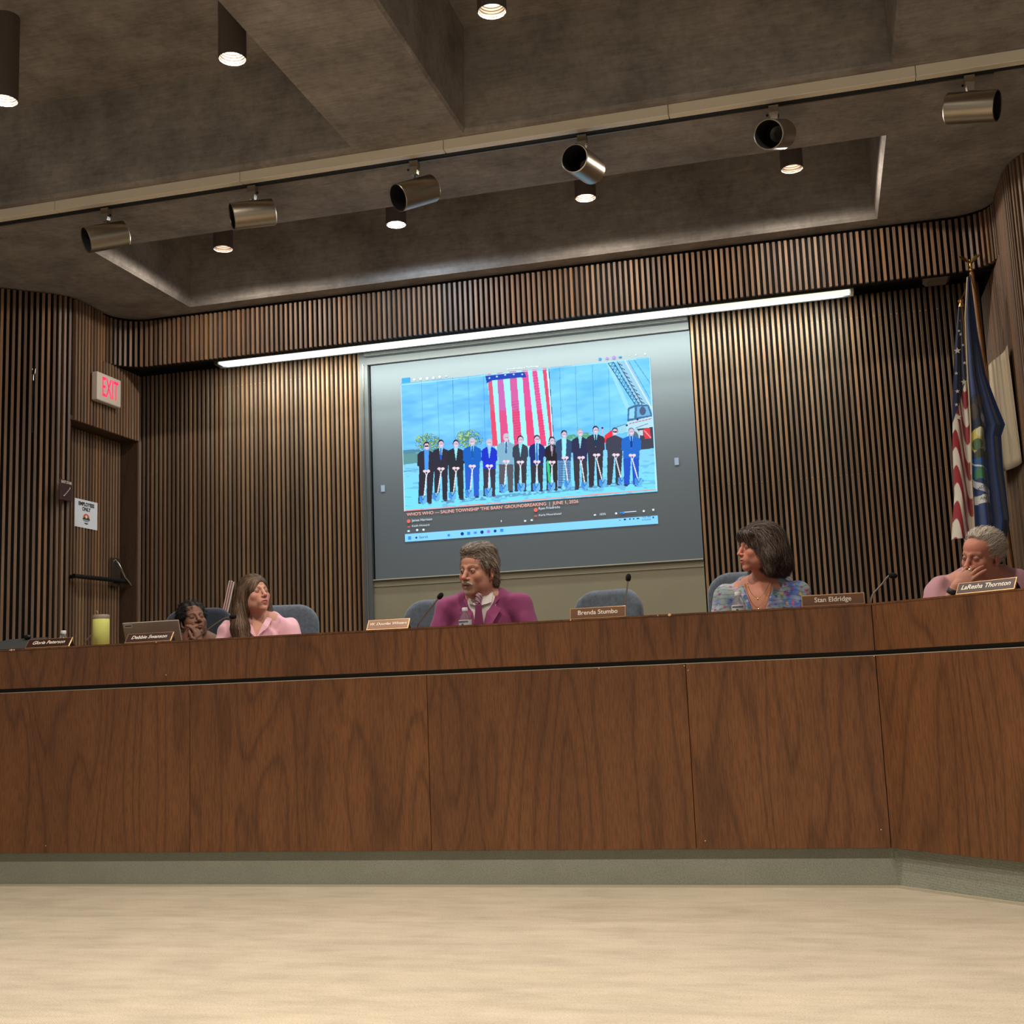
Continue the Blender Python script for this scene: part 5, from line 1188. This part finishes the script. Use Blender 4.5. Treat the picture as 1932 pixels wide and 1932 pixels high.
CH = [((-1.125, 6.52), math.radians(-14), 'empty blue-grey fabric swivel chair left of the woman in the floral blouse', M_fab, 1.07, .20), ((-2.09, 6.56), math.radians(12), 'blue-grey fabric swivel chair behind the man in the plum suit', M_fab, 1.075, .23),
      ((-.36, 6.60), math.radians(-8), 'grey fabric swivel chair behind the woman in the floral blouse', M_fab, 1.13, .235), ((-3.145, 6.66), math.radians(22), 'dark blue-grey swivel chair behind the woman in the pink blouse', M_fab, 1.105, .22),
      ((-3.78, 6.83), math.radians(18), 'dark navy swivel chair behind the person with clasped hands', M_fabn, 1.13, .215), ((.76, 6.28), math.radians(2), 'low-backed swivel chair hidden behind the white-haired man', M_fab, .80, .20)]
for c in CH: make_chair(*c)

# ================================================================ nameplates
M_plate_d = mat('nameplate_dark', srgb(58, 34, 28), .4); M_plate_b = mat('nameplate_bronze', srgb(122, 88, 66), .35, metal=.3); M_gold = mat('nameplate_gold_edge', srgb(206, 164, 120), .3, metal=.6); M_let = mat('engraved_white', srgb(242, 234, 220), .5, emit=srgb(242, 234, 220), es=.0)
def nameplate(px, py, w, hgt, tilt, rz, txt, label, pm, shear=0.0, sz=.030):
    root = empty('nameplate', (px, py, 1.188), rz, label, 'nameplate', 'nameplates along the top of the desk')
    A = T(0, 0, .001) @ RX(-tilt)
    MB().cham((-w / 2, -.004, 0), (w / 2, .004, hgt), .0012, M=A).build('frame', M_gold, root)
    MB().box((-w / 2 + .005, -.0052, .006), (w / 2 - .005, -.0038, hgt - .004), M=A).build('plate', pm, root)
    text('name_letters', txt, sz, M_let, A @ T(0, -.0058, hgt / 2 + .002) @ FRONT, root, .0003, 'CENTER', shear, .0004)
    b = .03 + hgt * math.sin(tilt)
    MB().box((-w / 2 + .01, .003, 0), (w / 2 - .01, .006 + b, .006)).add([(-w / 2 + .01, 0, .004), (-w / 2 + .01, b, .004), (-w / 2 + .01, hgt * math.sin(tilt), hgt * math.cos(tilt) - .004), (-w / 2 + .013, 0, .004), (-w / 2 + .013, b, .004), (-w / 2 + .013, hgt * math.sin(tilt), hgt * math.cos(tilt) - .004)], [(0, 1, 2), (5, 4, 3), (0, 3, 4, 1), (1, 4, 5, 2), (2, 5, 3, 0)]).add([(w / 2 - .013, 0, .004), (w / 2 - .013, b, .004), (w / 2 - .013, hgt * math.sin(tilt), hgt * math.cos(tilt) - .004), (w / 2 - .010, 0, .004), (w / 2 - .010, b, .004), (w / 2 - .010, hgt * math.sin(tilt), hgt * math.cos(tilt) - .004)], [(0, 1, 2), (5, 4, 3), (0, 3, 4, 1), (1, 4, 5, 2), (2, 5, 3, 0)]).build('stand', M_black, root)
    return root
ti = math.radians(36)
nameplate(-3.91, 5.468, .262, .060, ti, 0, 'Gloria Peterson', 'leftmost dark brown nameplate left of the yellow-green tumbler', M_plate_d, .25)
nameplate(-3.325, 5.468, .262, .060, ti, 0, 'Debbie Swanson', 'dark brown nameplate in front of the grey laptop', M_plate_d, .25)
nameplate(-2.035, 5.468, .215, .062, ti, 0, 'W. Douglas Winters', 'bronze nameplate left of the man in the plum suit', M_plate_b, .25, .0225)
nameplate(-1.006, 5.468, .262, .054, math.radians(14), 0, 'Brenda Stumbo', 'pinkish bronze nameplate in front of the empty chair', M_plate_b, 0)
nameplate(.043, 5.468, .270, .052, math.radians(3), 0, 'Stan Eldridge', 'bronze nameplate right of the woman in the floral blouse', M_plate_b, 0)
_e = (math.cos(BA), -math.sin(BA)); _n = (math.sin(BA), math.cos(BA)); _t0 = .52
nameplate(.2 + _e[0] * _t0 + _n[0] * .055, 5.4 + _e[1] * _t0 + _n[1] * .055, .268, .056, math.radians(30), -BA, 'LaResha Thornton', 'rightmost dark nameplate in front of the white-haired man', M_plate_d, .2)

# ================================================================ microphones
M_foam = mat('mic_foam', srgb(16, 17, 20), .95)
def mic(pts, label, r=.0036, sil=M_nickel):
    root = empty('gooseneck_microphone', (pts[0][0], pts[0][1], 1.075), 0, label, 'microphone', 'gooseneck microphones on the desk')
    P0 = Vector(pts[0]); bx = MB().cham((-.045, -.055, 0), (.045, .055, .022), .006, M=T(pts[0][0], pts[0][1], 1.075)); part(bx, 'base', M_black, root)
    cv = []; P_ = [Vector(p) for p in pts]; Q_ = [P_[0]] + P_ + [P_[-1]]
    for i in range(1, len(Q_) - 2):
        for k in range(6):
            t = k / 6; a, b, c, d = Q_[i - 1:i + 3]
            cv.append(.5 * ((2 * b) + (c - a) * t + (2 * a - 5 * b + 4 * c - d) * t * t + (3 * b - a - 3 * c + d) * t ** 3))
    cv.append(P_[-1]); part(MB().tube(cv, r, 8), 'gooseneck', sil, root, smooth=True)
    d = (cv[-1] - cv[-3]).normalized(); part(MB().lathe([(.0001, -.012), (.008, -.012), (.0125, -.004), (.0135, .008), (.011, .018), (.005, .024), (.0001, .025)], 18, T(*cv[-1]) @ d.to_track_quat('Z', 'Y').to_matrix().to_4x4()), 'foam_head', M_foam, root, smooth=True)
mic([(-1.99, 5.75, 1.095), (-1.975, 5.735, 1.20), (-1.945, 5.72, 1.246), (-1.89, 5.72, 1.305), (-1.845, 5.715, 1.352)], 'gooseneck microphone leaning towards the man in the plum suit')
mic([(-.935, 5.76, 1.095), (-.93, 5.74, 1.20), (-.915, 5.72, 1.27), (-.895, 5.72, 1.385)], 'upright gooseneck microphone in front of the empty chair')
mic([(.205, 5.64, 1.095), (.205, 5.60, 1.19), (.217, 5.60, 1.235), (.255, 5.60, 1.275), (.290, 5.60, 1.314), (.305, 5.60, 1.317)], 'gooseneck microphone between the bronze nameplate and the white-haired man')
mic([(-3.20, 5.78, 1.095), (-3.19, 5.72, 1.20), (-3.165, 5.72, 1.226), (-3.10, 5.72, 1.270), (-3.03, 5.72, 1.308), (-2.985, 5.72, 1.314)], 'thin gooseneck microphone in front of the woman in the pink blouse', .0030)
mic([(-3.87, 5.76, 1.095), (-3.86, 5.72, 1.19), (-3.843, 5.70, 1.218), (-3.80, 5.70, 1.262), (-3.76, 5.70, 1.285)], 'gooseneck microphone partly hidden behind the yellow-green tumbler', .0036)

# ================================================================ bottles, tumbler, laptop
M_pet = mat('clear_plastic', (.93, .95, .97), .06, trans=.92, ior=1.3); M_water = mat('water', (.9, .95, 1), .0, trans=1, ior=1.33); M_capw = mat('bottle_cap', srgb(232, 232, 236), .5); M_blab = mat('bottle_label', srgb(206, 210, 216), .5); M_lti = mat('label_print', srgb(84, 90, 110), .6)
def bottle(x, y, label, lb=True):
    root = empty('water_bottle', (x, y, 1.075), 0, label, 'bottle', 'small clear water bottles on the desk')
    pr = [(.0001, .002), (.026, .0), (.0315, .006), (.032, .03)]
    for k in range(5): pr += [(.0305, .040 + k * .018), (.0325, .048 + k * .018), (.0325, .052 + k * .018)]
    pr += [(.0325, .160), (.030, .170), (.021, .186), (.0135, .200), (.0125, .206)]
    part(MB().lathe(pr, 28, T(x, y, 1.075)), 'bottle_body', M_pet, root, smooth=True)
    part(MB().lathe([(.0001, .004), (.0300, .007), (.0305, .13), (.029, .158), (.0001, .158)], 24, T(x, y, 1.075)), 'water', M_water, root, smooth=True)
    part(MB().lathe([(.0145, .203), (.0150, .205), (.0150, .219), (.0135, .222), (.0001, .222)], 24, T(x, y, 1.075)), 'cap', M_capw, root, smooth=True)
    if lb:
        part(MB().lathe([(.0329, .108), (.0331, .109), (.0331, .159), (.0329, .160)], 30, T(x, y, 1.075)), 'label_band', M_blab, root, smooth=True)
        mb = MB()
        for k in range(7):
            a = math.radians(-70 + k * 2.6); mb.box((-.0006 - .0003 * (k % 2), -.0336, .120), (.0006, -.0330, .140), M=T(x, y, 1.075) @ RZ(a + math.radians(90) * .6))
        for k in range(9): mb.box((-.003, -.0336, .146), (.002, -.0330, .154), M=T(x, y, 1.075) @ RZ(math.radians(-50 + k * 11)))
        part(mb, 'label_print', M_lti, root)['kind'] = 'stuff'
bottle(-1.742, 5.80, 'clear water bottle with white cap before the man in the plum suit'); bottle(-.388, 5.80, 'clear water bottle with white cap before the floral blouse'); bottle(-4.045, 5.80, 'water bottle behind the leftmost nameplate, only its cap showing')
tx, ty = -3.653, 5.56
tb = empty('tumbler', (tx, ty, 1.188), 0, 'pale yellow-green tumbler with grey lid standing on the desk', 'tumbler')
M_lime = mat('lime_enamel', srgb(218, 224, 128), .35)
part(MB().lathe([(.0001, .001), (.040, .001), (.0425, .004), (.0425, .140), (.0415, .142)], 40, T(tx, ty, 1.188)), 'cup', M_lime, tb, smooth=True)
part(MB().lathe([(.0425, .142), (.0430, .144), (.0430, .158), (.040, .163), (.0001, .163)], 40, T(tx, ty, 1.188)), 'lid', mat('lid_grey', srgb(150, 132, 116), .4), tb, smooth=True)
part(MB().tube([(tx - .002, ty - .02, 1.345), (tx - .003, ty - .03, 1.362), (tx - .008, ty - .028, 1.372), (tx - .010, ty - .012, 1.36), (tx - .010, ty - .01, 1.35)], .003, 8), 'lid_loop', M_chrome, tb)
lp_ = empty('laptop', (-3.43, 5.80, 1.075), 0, 'open grey laptop seen from behind, next to the tumbler', 'laptop'); M_lap = mat('laptop_silver', srgb(172, 162, 152), .45)
_L = T(-3.432, 5.745, 1.086) @ RZ(math.radians(-1)) @ RX(math.radians(18))
part(MB().cham((-.168, -.004, 0), (.168, .004, .236), .003, M=_L), 'lid', M_lap, lp_); part(MB().box((-.160, .0042, .01), (.160, .0046, .228), M=_L), 'display', M_black, lp_)
part(MB().cham((-3.60, 5.745, 1.0755), (-3.264, 5.925, 1.088), .003), 'keyboard_deck', M_lap, lp_)
part(MB().box((-.158, -.0046, .208), (-.108, -.0041, .228), M=_L), 'sticker', M_blab, lp_); part(MB().box((-.158, -.0046, .208), (-.108, -.0041, .228), M=_L) and MB().box((-.152, -.0050, .2145), (-.114, -.0047, .2215), M=_L), 'sticker_print', M_lti, lp_)
fo = empty('folder', (-4.2, 5.58, 1.19), 0, 'dark grey folder propped at the left end of the desk', 'folder')
part(MB().add([(-4.42, 5.50, 1.190), (-4.06, 5.50, 1.190), (-4.06, 5.68, 1.252), (-4.30, 5.68, 1.252), (-4.42, 5.50, 1.196), (-4.05, 5.50, 1.196), (-4.05, 5.68, 1.258), (-4.30, 5.68, 1.258)], [(3, 2, 1, 0), (4, 5, 6, 7), (0, 1, 5, 4), (1, 2, 6, 5), (2, 3, 7, 6), (3, 0, 4, 7)]), 'cover', mat('folder_grey', srgb(58, 60, 62), .6), fo)
sb = empty('eyeglasses_case', (-4.175, 5.70, 1.26), 0, 'small black object on the dark folder behind the leftmost nameplate', 'case')
part(MB().ico((-4.165, 5.655, 1.263), (.022, .014, .014), 2), 'shell', M_black, sb, smooth=True)

# leaning rolled paper
rl = empty('rolled_papers', (-4.62, 8.3, PZ), 0, 'rolled white and red striped papers leaning on the slatted wall behind the chairs', 'paper roll')
M_rw = mat('roll_white', srgb(200, 186, 178), .8); M_rr = mat('roll_red', srgb(150, 84, 80), .8)
a0, a1 = Vector((-4.66, 8.26, PZ + .004)), Vector((-4.405, 8.44, 1.79)); dd = (a1 - a0).normalized(); sd = dd.cross(Vector((0, 1, 0))).normalized()
for k, m in enumerate((M_rw, M_rr, M_rw, M_rr, M_rw)):
    o_ = sd * (k - 2) * .0095; part(MB().tube([a0 + o_, a1 + o_ + dd * random.uniform(-.01, .01)], .0062, 10), 'roll', m, rl, smooth=True)

# ================================================================ flags
M_flag = vcol_mat('flag_cloth', .8, .2, .4, .15, 700); M_pole = wood_mat('pole_oak', srgb(120, 78, 40), srgb(156, 106, 58), srgb(176, 124, 70), .4); M_eagle = mat('gilt', srgb(222, 178, 104), .25, metal=1)
def interp(z, tab): return np.interp(z, [t[0] for t in tab][::-1], [t[1] for t in tab][::-1])
def cloth(name, ltab, rtab, y0, ztop, zbot, folds, amp, paint, parent, nu=90, nv=420, ph=0):
    S, Z = np.meshgrid(np.linspace(0, 1, nu), np.linspace(ztop, zbot, nv)); L = interp(Z, ltab); R = interp(Z, rtab); X = L + (R - L) * S
    t = (ztop - Z) / (ztop - zbot); Y = y0 + amp * (.3 + t) * np.sin(folds * 2 * math.pi * S + ph + .6 * np.sin(Z * 3)) + amp * .35 * np.sin(folds * 9 * S + Z * 2.2)
    col = paint(S, Z, X)
    V = np.stack([X.ravel(), Y.ravel(), Z.ravel()], 1); idx = np.arange(S.size).reshape(S.shape)
    Fq = np.stack([idx[:-1, :-1], idx[:-1, 1:], idx[1:, 1:], idx[1:, :-1]], -1).reshape(-1, 4)
    o = np_mesh(name, V, Fq, M_flag, None, True, col.reshape(-1, 3)); inv_parent(o, parent); m = o.modifiers.new('thickness', 'SOLIDIFY'); m.thickness = .002; return X, Y, Z
usr = empty('national_flag', (.95, 7.6, PZ), 0, 'US flag, stars above red and white stripes, hanging furled on its pole', 'flag')
def paint_us(S, Z, X):
    c = np.zeros(S.shape + (3,)); c[:] = rgb(206, 196, 182)
    q = Z + .42 * S - .10 * np.sin(S * 7)       # stripes droop across the folds
    u = (2.62 - q) / .108; tri = np.abs(((u + .5) % 2) - 1)       # 0..1, red where > .5
    kk = np.clip((tri - .5) * 14 + .5, 0, 1)[..., None]; c = c * (1 - kk) + rgb(142, 34, 44) * kk
    kk = np.clip((Z - 2.36 - .30 * S) / .008 + .5, 0, 1)[..., None]; c = c * (1 - kk) + rgb(30, 38, 66) * kk
    return c
X_, Y_, Z_ = cloth('flag_cloth', [(3.075, .932), (2.83, .889), (2.474, .846), (2.184, .824), (1.929, .812), (1.66, .772)], [(3.075, .95), (2.661, .945), (2.336, .94), (2.017, .935), (1.66, .93)], 7.56, 3.075, 1.66, 1.6, .022, paint_us, usr, ph=2.2)
mb = MB()
def star(cx, cz, cy, r): 
    pts = [(r * (1 if i % 2 == 0 else .42) * math.sin(i * math.pi / 5), r * (1 if i % 2 == 0 else .42) * math.cos(i * math.pi / 5)) for i in range(10)]
    vs = [(cx + x, cy, cz + z) for x, z in pts]; mb.add(vs, [tuple(range(10))])
for s_, z_, r_ in ((.25, 2.80, .022), (.18, 2.66, .012), (.85, 2.72, .012), (.72, 2.60, .020), (.22, 2.47, .012), (.30, 2.39, .022), (.62, 2.90, .014), (.35, 2.92, .010), (.5, 2.99, .010), (.28, 2.55, .014), (.8, 2.83, .010)):
    j = int((3.075 - z_) / (3.075 - 1.66) * 419); i = int(s_ * 89); star(X_[j, i], Z_[j, i], float(Y_[j, max(0, i - 8):i + 9].min()) - .004, r_)
part(mb, 'stars', mat('star_white', srgb(214, 206, 194), .8), usr)['kind'] = 'stuff'
part(MB().tube([(1.0, 7.62, PZ + .02), (.956, 7.61, 3.09)], .014, 14), 'pole', M_pole, usr, smooth=True)
part(MB().lathe([(.016, 0), (.019, .01), (.012, .03), (.018, .045), (.008, .06), (.0001, .065)], 18, T(.956, 7.61, 3.085)), 'pole_tip', M_eagle, usr, smooth=True)
part(MB().lathe([(.0001, 0), (.13, 0), (.13, .015), (.05, .04), (.03, .08), (.0001, .08)], 24, T(1.0, 7.62, PZ)), 'stand', M_eagle, usr, smooth=True)
def eagle(name, c, s, parent):
    w = MB(); w.ico((0, 0, .02), (.010, .010, .024), 2); w.ico((-.004, -.006, .048), (.007, .009, .008), 2); w.ico((-.004, -.016, .046), (.003, .006, .003), 1)
    for q in (-1, 1):
        for k in range(5):
            a = math.radians(48 + k * 8); L_ = .085 - k * .010
            w.add([(q * .004, .002, .022), (q * .010, .004, .040), (q * (.008 + L_ * math.cos(a)), .006, .030 + L_ * math.sin(a)), (q * (.004 + (L_ - .012) * math.cos(a - .14)), .002, .026 + (L_ - .012) * math.sin(a - .14))], [(0, 1, 2, 3), (3, 2, 1, 0)])
    w.ico((0, 0, -.012), (.013, .013, .012), 2); w.ico((0, 0, -.03), (.008, .008, .010), 2)
    w.v = [(c[0] + v[0] * s, c[1] + v[1] * s, c[2] + v[2] * s) for v in w.v]; part(w, name, M_eagle, parent, smooth=True)
sf_ = empty('state_flag', (1.12, 7.5, PZ), 0, 'dark blue state flag with a crest hanging on an eagle-topped wooden pole', 'flag')
part(MB().tube([(1.158, 7.75, PZ + .02), (1.053, 7.75, 3.345)], .0145, 14), 'pole', M_pole, sf_, smooth=True)
part(MB().lathe([(.0001, 0), (.13, 0), (.13, .015), (.05, .04), (.03, .08), (.0001, .08)], 24, T(1.06, 7.75, PZ)), 'stand', M_eagle, sf_, smooth=True) if False else part(MB().lathe([(.0001, 0), (.04, 0), (.04, .02), (.022, .08), (.0001, .08)], 24, T(1.157, 7.75, PZ)), 'stand', M_eagle, sf_, smooth=True)
eagle('eagle_finial', (1.052, 7.75, 3.375), 1.0, sf_)
part(MB().tube([(1.048, 7.745, 3.34), (1.03, 7.72, 3.27), (1.01, 7.70, 3.24), (.985, 7.68, 3.19), (.965, 7.64, 3.15)], .0035, 6), 'cord', M_eagle, sf_)
def paint_st(S, Z, X):
    c = np.zeros(S.shape + (3,)); c[:] = rgb(38, 58, 104)
    def e(cx, cz, rx, rz, col):
        m = ((X - cx) / rx) ** 2 + ((Z - cz) / rz) ** 2 < 1; c[m] = rgb(*col)
    e(.965, 2.36, .045, .14, (30, 40, 60)); e(.985, 2.46, .020, .045, (84, 62, 60)); e(.948, 2.40, .022, .05, (70, 58, 54)); e(.992, 2.36, .012, .03, (190, 186, 176))
    e(.955, 2.22, .042, .075, (196, 180, 92)); e(.95, 2.20, .028, .035, (74, 100, 66)); e(.972, 2.27, .020, .03, (210, 206, 170)); e(.97, 2.14, .040, .03, (60, 62, 44)); e(.985, 2.18, .010, .02, (200, 196, 180))
    m = (Z < 2.115) & (Z > 1.99) & (X < .99); c[m] = rgb(36, 84, 140); m = (np.abs(Z - (2.075 - (X - .94) * .5)) < .005) & (X < .99); c[m] = rgb(190, 200, 206)
    e(.955, 2.02, .038, .042, (58, 116, 84)); m = (np.abs(Z - (1.972 + .9 * (X - .955) ** 2 * -20 + (X - .94) * -.5)) < .028) & (X < 1.0) & (X > .90); c[m] = rgb(26, 44, 90)
    m = (np.abs(Z - (1.965 - (X - .92) * .75)) < .022) & (X > .905) & (X < .995); c[m] = rgb(186, 190, 196)
    m = (np.abs(Z - 1.872 - .1 * (X - .95)) < .024) & (X > .905) & (X < .990); c[m] = rgb(204, 204, 200)
    fr = S < .02; c[fr] = rgb(200, 178, 130)
    return c
cloth('flag_cloth', [(3.225, .986), (2.973, .954), (2.648, .937), (2.326, .924), (2.009, .901), (1.62, .888)], [(3.225, 1.004), (2.901, 1.012), (2.62, 1.035), (2.42, 1.085), (2.308, 1.116), (2.24, 1.088), (2.058, 1.082), (1.744, 1.088), (1.62, 1.06)], 7.45, 3.225, 1.62, 2.1, .026, paint_st, sf_, 120, 420, 1.0)
M_ltb = mat('ribbon_lettering', srgb(40, 44, 60), .7)
for s_, x_, z_, r_ in (('AMOEN', .950, 1.940, -.62), ('AM', .95, 1.872, .05)):
    o = text('ribbon_letters', s_, .026, M_ltb, T(x_, 7.405, z_) @ Matrix.Rotation(-r_ * -1, 4, 'Y') @ FRONT, None, .0003); inv_parent(o, sf_)
part(MB().tube([(.983, 7.425, 3.215), (.950, 7.43, 2.973), (.933, 7.425, 2.648), (.921, 7.42, 2.326), (.899, 7.425, 2.02)], .0042, 8), 'fringe_cord', mat('ivory_cord', srgb(198, 184, 150), .8), sf_)
